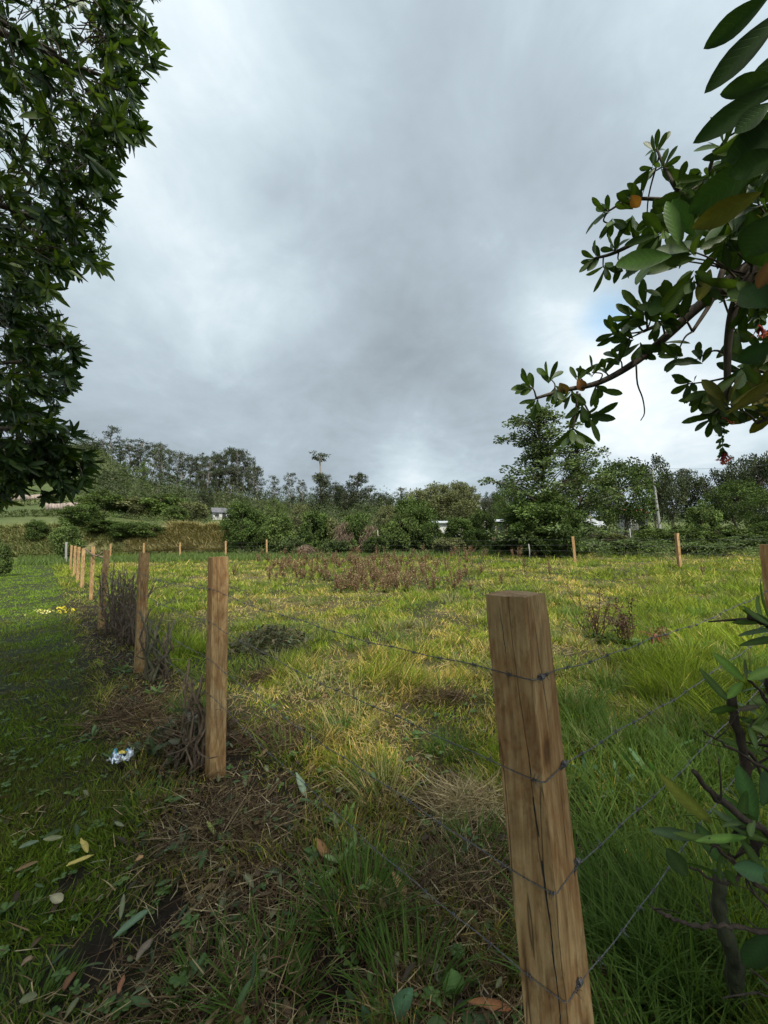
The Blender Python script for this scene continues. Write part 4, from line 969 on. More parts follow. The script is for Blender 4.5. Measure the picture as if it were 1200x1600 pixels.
for a in [(824, 604, 1.6, 36, 8, (-30, -10)), (858, 590, 1.6, 34, 7, (0, -30)), (835, 628, 1.6, 30, 6, (-20, 20)), (868, 612, 1.58, 34, 7, (0, 20)), (903, 588, 1.58, 30, 6, (5, -20)), (925, 582, 1.56, 32, 6, (0, -30)),
          (893, 618, 1.57, 34, 6, (0, 30)), (893, 680, 1.55, 42, 8, (-3, 30)), (924, 652, 1.55, 42, 7, (30, 10)), (908, 640, 1.55, 38, 6, (0, 30)), (935, 610, 1.55, 36, 6, (10, 25)), (945, 575, 1.55, 34, 6, (-5, -25)),
          (965, 560, 1.52, 40, 7, (-10, -30)), (960, 520, 1.55, 36, 6, (-20, -5)), (980, 530, 1.53, 40, 7, (-10, 0)), (1000, 545, 1.5, 40, 6, (0, 20)), (1003, 500, 1.5, 42, 7, (-20, -10)), (985, 495, 1.52, 40, 6, (-25, 0)),
          (1008, 480, 1.5, 50, 7, (10, -30)), (1030, 505, 1.48, 42, 6, (10, 20)), (1040, 540, 1.48, 36, 6, (10, 10)), (1025, 470, 1.4, 60, 6, (30, 0)), (1045, 470, 1.35, 60, 6, (-5, -30)),
          (928, 404, 1.68, 36, 7, (-30, 0)), (945, 420, 1.66, 34, 6, (0, 30)), (960, 385, 1.65, 34, 7, (-5, -25)), (975, 410, 1.62, 36, 7, (5, 30)), (944, 330, 1.64, 36, 8, (-25, -5)), (958, 350, 1.62, 34, 7, (0, 25)),
          (985, 318, 1.6, 36, 8, (-10, -20)), (1000, 300, 1.58, 36, 7, (-10, -25)), (985, 345, 1.6, 34, 7, (-5, 20)), (1026, 232, 1.58, 36, 8, (0, -30)), (1040, 258, 1.55, 34, 7, (10, -10)), (1018, 262, 1.56, 34, 7, (-20, 0)),
          (1062, 285, 1.5, 38, 7, (20, -20)), (1010, 385, 1.55, 38, 7, (0, 20)), (1035, 340, 1.5, 40, 7, (0, -20)), (1050, 405, 1.3, 70, 6, (-20, -30)), (1080, 350, 1.3, 60, 7, (10, -20)), (1020, 400, 1.3, 62, 5, (-30, 0)),
          (1055, 560, 1.4, 34, 6, (-20, 5)), (1075, 600, 1.35, 40, 7, (-20, 10)), (1090, 560, 1.35, 42, 7, (-10, -10)), (1100, 620, 1.3, 44, 8, (-10, 20)), (1125, 640, 1.28, 46, 9, (-5, 20)), (1150, 610, 1.27, 44, 8, (10, 10)), (1165, 640, 1.27, 40, 7, (20, 15)),
          (1112, 655, 1.28, 42, 6, (-15, 25)), (1130, 225, 1.2, 46, 6, (0, -20)), (1120, 270, 1.3, 42, 7, (10, 10)), (1100, 280, 1.3, 40, 7, (-10, 5)), (1085, 440, 1.2, 66, 7, (0, 20)), (1075, 390, 1.15, 70, 7, (-10, -10))]:
    whorl(*a)
poly = [(1045, 300), (1100, 265), (1130, 225), (1200, 180), (1300, 100), (1400, 400), (1300, 640), (1190, 640), (1140, 640), (1090, 590), (1075, 530), (1110, 500), (1060, 450), (1000, 410), (985, 350)]
def inpoly(x_, y_, P=poly):
    c = False
    for i_ in range(len(P)):
        (x1, y1), (x2, y2) = P[i_], P[i_-1]
        if (y1 > y_) != (y2 > y_) and x_ < (x2-x1)*(y_-y1)/(y2-y1)+x1: c = not c
    return c
k = 0
while k < 135:
    px, py = g.uniform(985, 1400), g.uniform(100, 645)
    if not inpoly(px, py): continue
    if px < 1130 and g.random() < .62: continue
    d = g.uniform(1.0, 1.8)*(1 if px > 1080 else 1.15); k += 1
    whorl(px, py, d, .125/d*600*g.uniform(.75, 1.15), int(g.integers(5, 8)), (g.normal()*20-8, g.normal()*25+6, 0)[:2], cm=(GR1, GR2) if g.random() < .93 else ((.09, .10, .02), (.15, .13, .03)))
# overhead and behind, out of the picture: the rest of the crown, added and shaped to shade the near ground
cnt = 0
while cnt < 2900:
    q = g.uniform([-2.6, -5.2, 2.3], [5.4, 4.0, 6.2])
    c1 = ((q-[1.6, -1.5, 4.0])/[4.1, 3.9, 2.0])
    if q[1]+.8*q[2] > (3.3 if q[0] < 0 else 2.7-.25*q[0]) and q[0] < 3.4: continue  # crown cut along the sun's slant so its shadow stops short of the field
    
    if (c1**2).sum() > 1: continue
    X_, Y_, z = proj(q)
    if z > .15 and -170 < X_ < 1330 and Y_ > -200 and Y_ < 1700: continue
    if fbm(q[0]+q[2]*.6, q[1]+q[2]*.4, 1.4, 12, 2) < .36: continue
    if np.linalg.norm(q-CAM) < .9: continue
    cnt += 1; j = int(np.argmin(((BP-q)**2).sum(1))); s_ = BP[j]; d_ = np.linalg.norm(q-s_)
    s2 = s_ if d_ < .9 else q-(q-s_)/d_*.9; X2, Y2, z2 = proj(np.linspace(s2, q, 6)); vis = ((z2 > .1) & (X2 > -20) & (X2 < 1220) & (Y2 > -20) & (Y2 < 1620)).any()
    if d_ > .05 and not vis: tube(rtm, np.array([s2, q]), [.007, .003], 3, caps=False)
    rosette(rcr, q, q-s_+g.normal(size=3)*.1, int(g.integers(6, 10)), g.uniform(.11, .16), 1.1, g, (GR1, GR2), LEAF_O, (.5, 1.4), (0, .3), .05)
def pixleaf(mb, a, b_, wpx, c, bend=.1, tmpl=LEAF_O, face=None):
    A = W(*a); B_ = W(*b_); L_ = np.linalg.norm(B_-A); mid = (A+B_)/2-CAM
    nrm = face if face is not None else norm(-mid)+g.normal(size=3)*.15+np.array([0, 0, .2])
    scatter(mb, LEAF_H if tmpl is LEAF_O else tmpl, A[None], (B_-A)[None], np.array([nrm]), L_, wpx/FPX*(a[2]+b_[2])/2/(.46 if tmpl is LEAF_O else .38), bend, cA(*c))
for a, b_, w, c in [((1205, -10, .8), (1103, 72, .85), 34, (.03, .065, .02)), ((1230, 10, .78), (1106, 138, .84), 38, (.028, .06, .02)), ((1250, 60, .8), (1180, 160, .85), 60, (.045, .09, .02)),
                    ((1215, 118, .8), (1125, 145, .85), 30, (.04, .08, .02)), ((1215, 130, .8), (1090, 218, .84), 36, (.03, .065, .02)), ((1230, 180, .8), (1150, 235, .85), 60, (.035, .08, .02)), ((1205, 160, .78), (1150, 205, .8), 30, (.04, .09, .025)),
                    ((1240, 200, .8), (1135, 245, .85), 62, (.035, .075, .02)), ((1220, 240, .8), (1140, 270, .83), 40, (.04, .09, .02)), ((1190, 300, .9), (1085, 355, .95), 36, (.17, .16, .03)),
                    ((1190, 250, .9), (1080, 330, .95), 50, (.045, .10, .025)), ((1220, 330, .85), (1165, 400, .9), 60, (.04, .09, .02)), ((1170, 330, .9), (1200, 420, .95), 46, (.035, .07, .02)),
                    ((1085, 370, 1.0), (1050, 310, 1.0), 26, (.07, .15, .03)), ((1050, 400, 1.0), (965, 410, 1.02), 32, (.06, .13, .025)), ((1062, 385, 1.0), (1042, 310, 1.0), 20, (.07, .14, .03)), ((1210, 400, .8), (1185, 450, .82), 22, (.22, .10, .04)),
                    ((1200, 480, .9), (1160, 450, .92), 40, (.03, .07, .02)), ((1215, 535, .9), (1152, 565, .95), 30, (.03, .07, .02)), ((1110, 420, 1.2), (1092, 468, 1.2), 20, (.20, .19, .03)), ((1040, 480, 1.3), (1012, 478, 1.32), 30, (.035, .08, .02))]:
    pixleaf(rcr, a, b_, w, c)
for px, py, d, c in [(992, 313, 1.5, (.35, .14, .05)), (1178, 343, .95, (.30, .24, .06)), (1115, 300, 1.2, (.18, .10, .05)), (908, 600, 1.55, (.25, .11, .04)), (880, 606, 1.56, (.20, .12, .05))]:
    pixleaf(rcr, (px-6, py-8, d), (px+6, py+10, d), 16, c, .3)
shift(rtm, rb); shift(rcr, rb)
obj('trunk', rtm, M_BARK, rt); obj('crown', rcr, M_LEAF, rt)
def flower(px, py, d, s, n, stem=None, lab=''):
    mb = MB(); c = W(px, py, d); s = s/FPX*d
    th = g.uniform(0, 6.28, n); sp_ = g.uniform(.05, .75, n); D_ = np.stack([np.cos(th)*sp_, np.sin(th)*sp_, -np.ones(n)], -1)
    for i_ in range(n):
        dv = norm(D_[i_]); L_ = s*g.uniform(.7, 1.1); cc = cA(.48, .07, .07)*g.uniform(.7, 1.3)
        P = c+np.linspace(0, 1, 4)[:, None]*dv*L_; tube(mb, P, np.array([.10, .13, .10, .05])*s*.55, 5, cc)
        t2 = g.uniform(0, 6.28)+np.arange(4)*1.57; scatter(mb, LEAF_S, np.tile(P[-1], (4, 1)), np.tile(dv, (4, 1))+.7*np.stack([np.cos(t2), np.sin(t2), 0*t2], -1), rdir(4, g), L_*.35, L_*.3, .2, cA(.62, .16, .14))
    o = obj('flower', shift(mb, rb), M_PETAL, rt)
    if stem is not None:
        mb = MB(); P = spline([W(*q) for q in stem], 6); tube(mb, P, .0016, 4, (.07, .12, .04))
        k_ = len(P)*3; idx = g.integers(0, len(P), k_)
        scatter(mb, LEAF_L, P[idx], rdir(k_, g)*[1, 1, .3]-[0, 0, .7], rdir(k_, g), .022, .03, .2, cA(.07, .12, .04)); obj('flower_stem', shift(mb, rb), M_LEAF, rt)
flower(1130, 706, 1.27, 15, 16, [(1126, 655, 1.27), (1128, 680, 1.27), (1130, 708, 1.27)])
flower(1134, 643, 1.27, 15, 8); flower(1143, 648, 1.27, 12, 5)
flower(1186, 508, 1.2, 17, 8, [(1180, 470, 1.2), (1186, 490, 1.2), (1186, 510, 1.2)])

# ------------------------------------------------------------------ shrub close by in the lower right corner
g = np.random.default_rng(8); sb = gpix(1290, 1560); sh = thing('garden_shrub', 'cut-back shrub with black broken twigs and long leaves in the lower right corner', 'shrub', sb)
sm, sf = MB(), MB()
def st(pix, r0_, r1_, n=6, m=None):
    P = spline([W(*q) for q in pix], n); P += g.normal(size=P.shape)*.002; rr_ = np.linspace(r0_, r1_, len(P))*.66*(1+.12*g.normal(size=len(P))); tube(m or sm, P, rr_, 8)
    for _ in range(3):
        k_ = g.integers(1, len(P)-1); dv = norm(g.normal(size=3)+[-.2, 0, .4]); tube(sm, spline([P[k_], P[k_]+dv*.03+g.normal(size=3)*.006, P[k_]+dv*g.uniform(.04, .11)], 3), np.linspace(r1_*.5, r1_*.2, 7), 4)
    return P
S = []
S.append(st([(1175, 1330, .98), (1166, 1210, .98), (1152, 1140, .98), (1141, 1080, .98)], .017, .013))
S.append(st([(1330, 1380, .8), (1230, 1325, .8), (1190, 1295, .8), (1130, 1255, .8), (1083, 1206, .8)], .014, .0075))
S.append(st([(1320, 1470, .8), (1205, 1400, .8), (1150, 1350, .8), (1105, 1310, .8)], .009, .005))
S.append(st([(1260, 1250, .9), (1180, 1192, .9), (1130, 1162, .9), (1097, 1141, .9)], .006, .003))
S.append(st([(1330, 1470, .78), (1200, 1457, .78), (1140, 1448, .78), (1080, 1446, .78), (1040, 1430, .78), (1018, 1417, .78)], .008, .0035))
S.append(st([(1160, 1290, .82), (1140, 1310, .82), (1136, 1330, .82), (1148, 1348, .82)], .007, .005))
S.append(st([(1190, 1310, .85), (1160, 1372, .85), (1120, 1376, .85), (1078, 1355, .85)], .006, .004))
S.append(st([(1300, 1020, .9), (1230, 985, .9), (1200, 975, .9), (1168, 962, .9)], .012, .009))
S.append(st([(1260, 1180, .95), (1215, 1130, .95), (1200, 1095, .95), (1168, 1062, .95)], .008, .004))
S.append(st([(1290, 1560, 1.0), (1240, 1400, 1.0), (1215, 1250, 1.0), (1205, 1130, 1.0), (1200, 1060, 1.0)], .018, .010))
for _ in range(16):
    a = g.uniform(1175, 1290), g.uniform(1080, 1560); S.append(st([(a[0]+60, a[1]+40, .95), (a[0], a[1], .93), (a[0]-g.uniform(10, 60), a[1]-g.uniform(-20, 60), .9)], .006, .002, 4))
tube(sm, spline([sb+[0, 0, -.05], W(1290, 1500, 1.0), W(1260, 1420, .98)], 4), np.linspace(.05, .03, 9), 9)
mossy = MB(); tube(mossy, spline([gpix(1150, 1590)+[0, 0, -.05], W(1148, 1500, 1.05), W(1128, 1430, 1.05), W(1126, 1370, 1.05)], 4)+g.normal(size=(13, 3))*.004, np.linspace(.022, .015, 13)*(1+.15*np.sin(np.arange(13)*2.3)), 12)
for a, b_, w, c, t_ in [((1163, 1064, .94), (1119, 1023, .93), 15, (.13, .22, .05), LEAF_L), ((1168, 1062, .94), (1212, 1042, .93), 16, (.12, .21, .04), LEAF_L), ((1160, 1066, .94), (1137, 1090, .93), 12, (.10, .19, .03), LEAF_L),
                        ((1166, 1062, .94), (1164, 1030, .95), 5, (.08, .10, .04), LEAF_L), ((1114, 1288, .85), (1038, 1223, .82), 22, (.20, .21, .05), LEAF_L), ((1182, 1288, .82), (1157, 1200, .83), 26, (.05, .11, .03), LEAF_O),
                        ((1168, 1308, .8), (1092, 1311, .79), 12, (.10, .19, .03), LEAF_L), ((1215, 1372, .75), (1150, 1356, .76), 26, (.04, .10, .035), LEAF_O), ((1130, 1350, .9), (1090, 1290, .92), 24, (.05, .10, .03), LEAF_L),
                        ((1190, 1260, .9), (1215, 1195, .9), 26, (.045, .09, .03), LEAF_O), ((1090, 1310, .9), (1022, 1296, .88), 16, (.06, .10, .045), LEAF_L), ((1075, 1370, .95), (1045, 1330, .95), 26, (.05, .08, .03), LEAF_O),
                        ((1150, 1110, .95), (1190, 1102, .94), 8, (.07, .06, .04), LEAF_L), ((1160, 1290, .9), (1132, 1245, .9), 24, (.06, .12, .03), LEAF_O), ((1210, 1450, .8), (1160, 1520, .85), 30, (.035, .07, .03), LEAF_O)]:
    pixleaf(sf, a, b_, w, c, .12, t_)
for _ in range(44):
    P = S[g.integers(0, len(S))]; q = P[g.integers(0, len(P))]; X_, Y_, _z = proj(q)
    if X_ < 1120 and g.random() < .93: continue
    rosette(sf, q, rdir(1, g)[0]+[-.3, 0, .6], int(g.integers(2, 5)), g.uniform(.07, .13), .72, g, ((.045, .085, .022), (.10, .155, .04)), LEAF_L, (.4, 1.4), (.1, .4), .1)
obj('stem', shift(sm, sb), M_BURNT, sh); obj('mossy_stump', shift(mossy, sb), barkmat('dark_moss', (.02, .024, .012), (.07, .075, .04), 60), sh); obj('foliage', shift(sf, sb), M_WEED, sh)

# ------------------------------------------------------------------ middle and far trees: prototypes of height 1, copied and scaled
def proto(kind, seed, leafc, n_cl, per, ls):
    g = np.random.default_rng(seed); tr, cw = MB(), MB(); cc = []
    if kind == 'euc':
        P = np.array([[0, 0, -.05], [.01, 0, .25], [g.normal()*.02, g.normal()*.02, .55], [g.normal()*.03, g.normal()*.03, .95]]); P = spline(P, 5); tube(tr, P, np.linspace(.013, .004, len(P)), 6)
        for _ in range(n_cl):
            z = g.uniform(.24, 1.0)**.8; rr_ = .16*math.sin(min(1, (z-.25)/.75)*2.6)+.02; a = g.uniform(0, 6.28); q = rr_*g.uniform(.2, 1)
            cc.append((np.array([q*math.cos(a), q*math.sin(a), z-.03]), g.uniform(.025, .055), (1, 1, .9)))
    elif kind == 'tallbare':
        P = spline([[0, 0, -.02], [.01, 0, .3], [-.03, 0, .6], [.05, 0, .95]], 6); tube(tr, P, np.linspace(.012, .005, len(P)), 6)
        for _ in range(9): cc.append((np.array([.05+g.normal()*.04, g.normal()*.04, g.uniform(.90, 1.0)]), .035, (1, 1, .8)))
        for _ in range(8): cc.append((np.array([-.03+g.normal()*.05, g.normal()*.04, g.uniform(.48, .66)]), .03, (1, 1, .9)))
        for _ in range(n_cl-17): z = g.uniform(.08, .42); cc.append((np.array([g.normal()*.09, g.normal()*.09, z]), .05, (1, 1, .9)))
    elif kind == 'round':
        P = spline([[0, 0, -.04], [.01, .01, .2], [g.normal()*.03, g.normal()*.03, .45], [g.normal()*.04, 0, .75]], 5); tube(tr, P, np.linspace(.026, .008, len(P)), 6)
        for _ in range(n_cl):
            v = rdir(1, g)[0]*g.uniform(.45, 1)**.5; cc.append((np.array([v[0]*.40, v[1]*.40, .60+v[2]*.34]), g.uniform(.06, .11), (1, 1, .8)))
    elif kind == 'shrub':
        for _ in range(6):
            a = g.uniform(0, 6.28); P = spline([[0, 0, -.05], [.12*math.cos(a), .12*math.sin(a), .35], [.22*math.cos(a), .22*math.sin(a), .8]], 4); tube(tr, P, np.linspace(.018, .005, len(P)), 5)
        for _ in range(n_cl):
            v = rdir(1, g)[0]*g.uniform(.3, 1)**.5; cc.append((np.array([v[0]*.42, v[1]*.42, max(.06, .50+v[2]*.47)]), g.uniform(.07, .13), (1, 1, .85)))
    elif kind == 'airy':
        P = spline([[0, 0, -.02], [.01, 0, .3], [-.02, .01, .6], [.0, 0, .98]], 6); tube(tr, P, np.linspace(.011, .003, len(P)), 6)
        for _ in range(n_cl):
            z = g.uniform(.06, 1.0); rr_ = (.27 if z < .6 else .27-(z-.6)*.45)*(.75+.45*math.sin(z*17+seed)); a = g.uniform(0, 6.28); q = rr_*g.uniform(.1, 1)
            cc.append((np.array([q*math.cos(a), q*math.sin(a), z]), g.uniform(.022, .05), (1, 1, .7)))
    TP = np.vstack(tr.v)
    for i_, (c, r_, sq) in enumerate(cc):
        if kind in ('euc', 'round', 'airy') or kind == 'tallbare':
            z_ = max(.1, c[2]-g.uniform(.05, .16)); b_ = P[int(np.argmin(np.abs(P[:, 2]-z_)))]
            tube(tr, np.array([b_, (b_+c)/2+[0, 0, .015], c]), [.0045, .003, .0015], 3, caps=False)
        v = rdir(per, g)*(g.random((per, 1))**.4)*r_*np.array(sq); lum = g.uniform(.62, 1.35)
        d_ = v+g.normal(size=(per, 3))*r_*.4+([0, 0, -r_*.8] if kind in ('euc', 'tallbare') else [0, 0, 0])
        cl = (np.array(leafc[0])+(np.array(leafc[1])-np.array(leafc[0]))*g.random((per, 1)))*lum
        scatter(cw, LEAF_S, c+v, d_, rdir(per, g)+[0, 0, .5], ls*g.uniform(.6, 1.3, per), ls*g.uniform(.9, 1.3, per)*(.8 if kind == 'euc' else 1.15), .15, cl)
    mt = tr.mesh(kind+'_trunk'); mc_ = cw.mesh(kind+'_crown'); return [mt, mc_]
EUC = ((.030, .040, .020), (.068, .080, .040)); DGR = ((.038, .064, .018), (.088, .125, .032)); MGR = ((.060, .095, .028), (.13, .17, .05)); OLV = ((.085, .095, .040), (.15, .155, .07)); BLU = ((.055, .080, .030), (.11, .145, .055))
PR = {'euc0': proto('euc', 1, EUC, 66, 40, .026), 'euc1': proto('euc', 2, EUC, 48, 40, .026), 'euc2': proto('euc', 3, EUC, 36, 36, .028), 'euc3': proto('euc', 4, EUC, 85, 40, .026),
      'bare': proto('tallbare', 5, EUC, 34, 26, .026), 'round0': proto('round', 6, DGR, 80, 90, .030), 'round1': proto('round', 7, MGR, 75, 90, .030), 'round2': proto('round', 8, OLV, 80, 70, .036), 'round3': proto('round', 14, EUC, 75, 80, .034),
      'shrub0': proto('shrub', 9, DGR, 80, 90, .055), 'shrub1': proto('shrub', 10, MGR, 80, 90, .055), 'shrub2': proto('shrub', 11, BLU, 70, 90, .06), 'shrub3': proto('shrub', 15, OLV, 60, 80, .06), 'shrub4': proto('shrub', 16, DGR, 90, 160, .04),
      'airy': proto('airy', 12, BLU, 210, 60, .017), 'airy1': proto('airy', 13, MGR, 150, 34, .020)}
TP_ = {}
for k_, (a, b_) in PR.items(): a.materials.append(M_FARBARK if k_[:3] in ('euc', 'bar') else M_BARK); b_.materials.append(M_FAR)
def tree(kind, px, top, dist, wpx, name, label, cat='tree', group=None, base=None, part=('trunk', 'crown')):
    r_ = ray(px, 800 if base is None else base); s_ = dist/r_[1]; X_, Y_ = r_[0]*s_, dist; z0 = float(G(X_, Y_))
    lo, hi = .2, 80
    for _ in range(40):
        m_ = (lo+hi)/2
        if proj(np.array([X_, Y_, z0+m_]))[1] > top: lo = m_
        else: hi = m_
    H = m_; wid = {'euc': .36, 'bar': .36, 'rou': .9, 'shr': .95, 'air': .56}[kind[:3]]
    sx = (wpx/FPX*dist)/wid if wpx else H
    t = thing(name, label, cat, (X_, Y_, z0), group); t.rotation_euler = (0, 0, random.uniform(0, 6.28)); t.scale = (sx, sx, H)
    link(part[0], PR[kind][0], None, t); link(part[1], PR[kind][1], None, t); return t
rnd = random.Random(3)
# eucalyptus on the ridge to the left: things nothing tells apart share a label
for px, top, w in [(133, 700, 20), (142, 690, 20), (158, 688, 18), (172, 664, 22), (186, 692, 18), (200, 684, 18), (212, 694, 18), (222, 686, 20), (236, 692, 20)]:
    tree(rnd.choice(['euc0', 'euc1', 'euc2']), px, top, 215+rnd.uniform(-10, 10), w+10, 'eucalyptus_tree', 'eucalyptus with a small tufted crown on the highest part of the left hill' if px != 172 else 'eucalyptus with a flat umbrella crown standing highest on the hill skyline', group='eucalyptus on the hilltop')
for px, top in [(248, 690), (262, 700), (275, 706), (287, 705), (296, 712)]:
    tree(rnd.choice(['euc1', 'euc2']), px, top, 185, 30, 'eucalyptus_tree', 'loose pale-stemmed eucalyptus on the slope left of the dark eucalyptus row', group='eucalyptus on the slope')
for px, top in [(306, 712), (315, 706), (324, 712), (333, 704), (343, 708), (352, 700), (362, 698), (371, 702), (380, 700), (389, 712), (397, 722), (338, 730), (357, 728), (376, 730), (318, 735)]:
    tree(rnd.choice(['euc0', 'euc3', 'euc1']), px, top, 180+rnd.uniform(-8, 8), 26, 'eucalyptus_tree', 'tall dark eucalyptus in the dense row above the white cottage', group='dense eucalyptus row')
for px, top, d, w, k_, lab in [(245, 698, 130, 40, 'euc2', 'tall eucalyptus with a white forked trunk standing out before the left slope'), (404, 728, 170, 24, 'euc2', 'thin see-through eucalyptus at the right end of the dense row'),
                               (428, 742, 165, 22, 'euc1', 'small eucalyptus right of the dense row, first of three in the gap'), (454, 737, 165, 24, 'euc1', 'small round-headed eucalyptus in the middle of the gap'),
                               (472, 748, 165, 18, 'euc0', 'small eucalyptus right before the leaning bare one'), (501, 705, 140, 60, 'bare', 'very tall thin leaning eucalyptus with a tiny tuft on top'),
                               (504, 738, 135, 34, 'euc3', 'dark eucalyptus directly below the tuft-topped one'), (522, 752, 130, 30, 'euc0', 'dark tree between the leaning eucalyptus and the red-topped tree'),
                               (560, 738, 120, 36, 'euc3', 'dark tree with a rusty brown tip at the centre of the skyline'), (540, 750, 120, 40, 'round3', 'dark broad tree left of the rusty-tipped tree'),
                               (578, 757, 125, 26, 'euc0', 'dark tree right of the rusty-tipped tree'), (600, 768, 130, 34, 'round3', 'low round dark tree right of centre on the skyline'), (627, 760, 120, 26, 'euc1', 'small pointed tree left of the big olive grove')]:
    tree(k_, px, top, d, w, 'eucalyptus_tree' if k_[:3] in ('euc', 'bar') else 'broadleaf_tree', lab)
for i_, (px, top, d, w, k_) in enumerate([(655, 762, 95, 56, 'round2'), (685, 752, 92, 66, 'round2'), (712, 750, 95, 60, 'round2'), (733, 755, 92, 44, 'round2'), (700, 770, 85, 90, 'round2')]):
    tree(k_, px, top, d, w, 'broadleaf_tree', ['leftmost tree of the olive green grove right of centre', 'second tree of the olive green grove, among its tallest', 'feathery third tree of the olive green grove', 'tree at the right end of the olive green grove', 'wide tree standing in front of the olive green grove'][i_], group='olive green grove')
for px, top, d, w, k_, lab in [(848, 640, 27, 185, 'airy', 'tall slender airy sapling behind the hanging branch tip, the highest of the field trees'), (905, 690, 29, 140, 'airy', 'airy sapling right beside the tallest one'),
                               (842, 770, 26, 120, 'shrub4', 'dense leafy base growth around the tall sapling'), (795, 742, 45, 50, 'round0', 'dark round-headed tree left of the tall sapling'), (880, 790, 24, 60, 'shrub0', 'dark shrub under the airy sapling, left of the white plastic shelter'),
                               (975, 712, 33, 110, 'round0', 'spreading tree with a dark slanting trunk left of the power pole'), (945, 735, 40, 60, 'round1', 'mid green tree behind the white plastic shelter'),
                               (1022, 707, 48, 62, 'round3', 'dark tree whose top stands right behind the power pole'), (1050, 735, 50, 60, 'round3', 'dark tree just right of the power pole'), (1075, 730, 55, 40, 'euc3', 'narrow dark tree, second right of the power pole'),
                               (1112, 730, 52, 60, 'round3', 'rounded dark eucalypt right of the pole, behind the small light green bush'), (1165, 705, 50, 66, 'round3', 'tallest tree of the dark wood at the right edge'), (1195, 700, 46, 70, 'round3', 'dark tree cut by the right edge of the photo'),
                               (1150, 745, 40, 80, 'round0', 'broad green tree low in front of the dark wood on the right'), (1200, 760, 34, 80, 'round0', 'green tree at the right edge below the dark wood'), (1098, 783, 33, 46, 'shrub1', 'small light green bush standing alone right of the power pole'),
                               (768, 765, 70, 36, 'round3', 'low tree next to the hilltop house'), (782, 770, 60, 30, 'round0', 'small dark tree right of the hilltop house')]:
    tree(k_, px, top, d, w, 'sapling' if k_ == 'airy' else ('bush' if k_[:3] == 'shr' else 'broadleaf_tree'), lab, 'tree' if k_[:3] != 'shr' else 'bush', part=('trunk', 'crown') if k_[:3] != 'shr' else ('stem', 'foliage'))
# bushes of the hedge behind the field
hedge = [(381, 783, 35, 66, 'shrub4', 'big dark round bush left of the hedge, standing clear of it'), (437, 800, 34, 56, 'shrub1', 'hedge bush right of the big dark round bush'), (415, 805, 36, 40, 'shrub0', 'small dark hedge bush in the gap right of the big round bush'),
         (492, 798, 33, 56, 'shrub0', 'hedge bush behind the last far post before the red weeds'), (515, 806, 34, 44, 'shrub3', 'olive hedge bush under the rusty-tipped tree'), (558, 800, 32, 56, 'shrub0', 'dark rounded hedge bush right of the dry vine heap'),
         (602, 818, 31, 40, 'shrub1', 'low bright hedge bush, lowest in the middle of the hedge'), (645, 776, 33, 76, 'shrub4', 'tallest hedge bush in the centre, with a dark top'), (672, 815, 31, 46, 'shrub0', 'hedge bush right of the tallest one'), (630, 800, 31, 50, 'shrub1', 'paler hedge bush in front of the tallest one'),
         (715, 808, 31, 54, 'shrub0', 'hedge bush hiding the end of the grey sheet roof'), (752, 795, 34, 44, 'shrub1', 'hedge bush left of the pink brick shed'), (740, 828, 30, 44, 'shrub0', 'low dark hedge bush in front of the sheds'), (790, 835, 29, 60, 'shrub0', 'low hedge bush right of the pink shed'),
         (820, 778, 28, 66, 'shrub4', 'large dark bush left of the tall sapling'), (845, 820, 25, 74, 'shrub0', 'bush in front of the tall sapling'), (700, 838, 29, 50, 'shrub3', 'low olive bush at the foot of the hedge, below the sheet roof'), (585, 838, 30, 44, 'shrub0', 'low dark bush at the foot of the hedge, centre'),
         (530, 838, 31, 44, 'shrub2', 'low blue-green bush at the foot of the hedge left of centre'), (460, 838, 32, 44, 'shrub2', 'low blue-green bush behind the last two far posts')]
for px, top, d, w, k_, lab in hedge: tree(k_, px, top, d, w, 'hedge_bush', lab, 'bush', 'bushes of the hedge behind the field', part=('stem', 'foliage'))
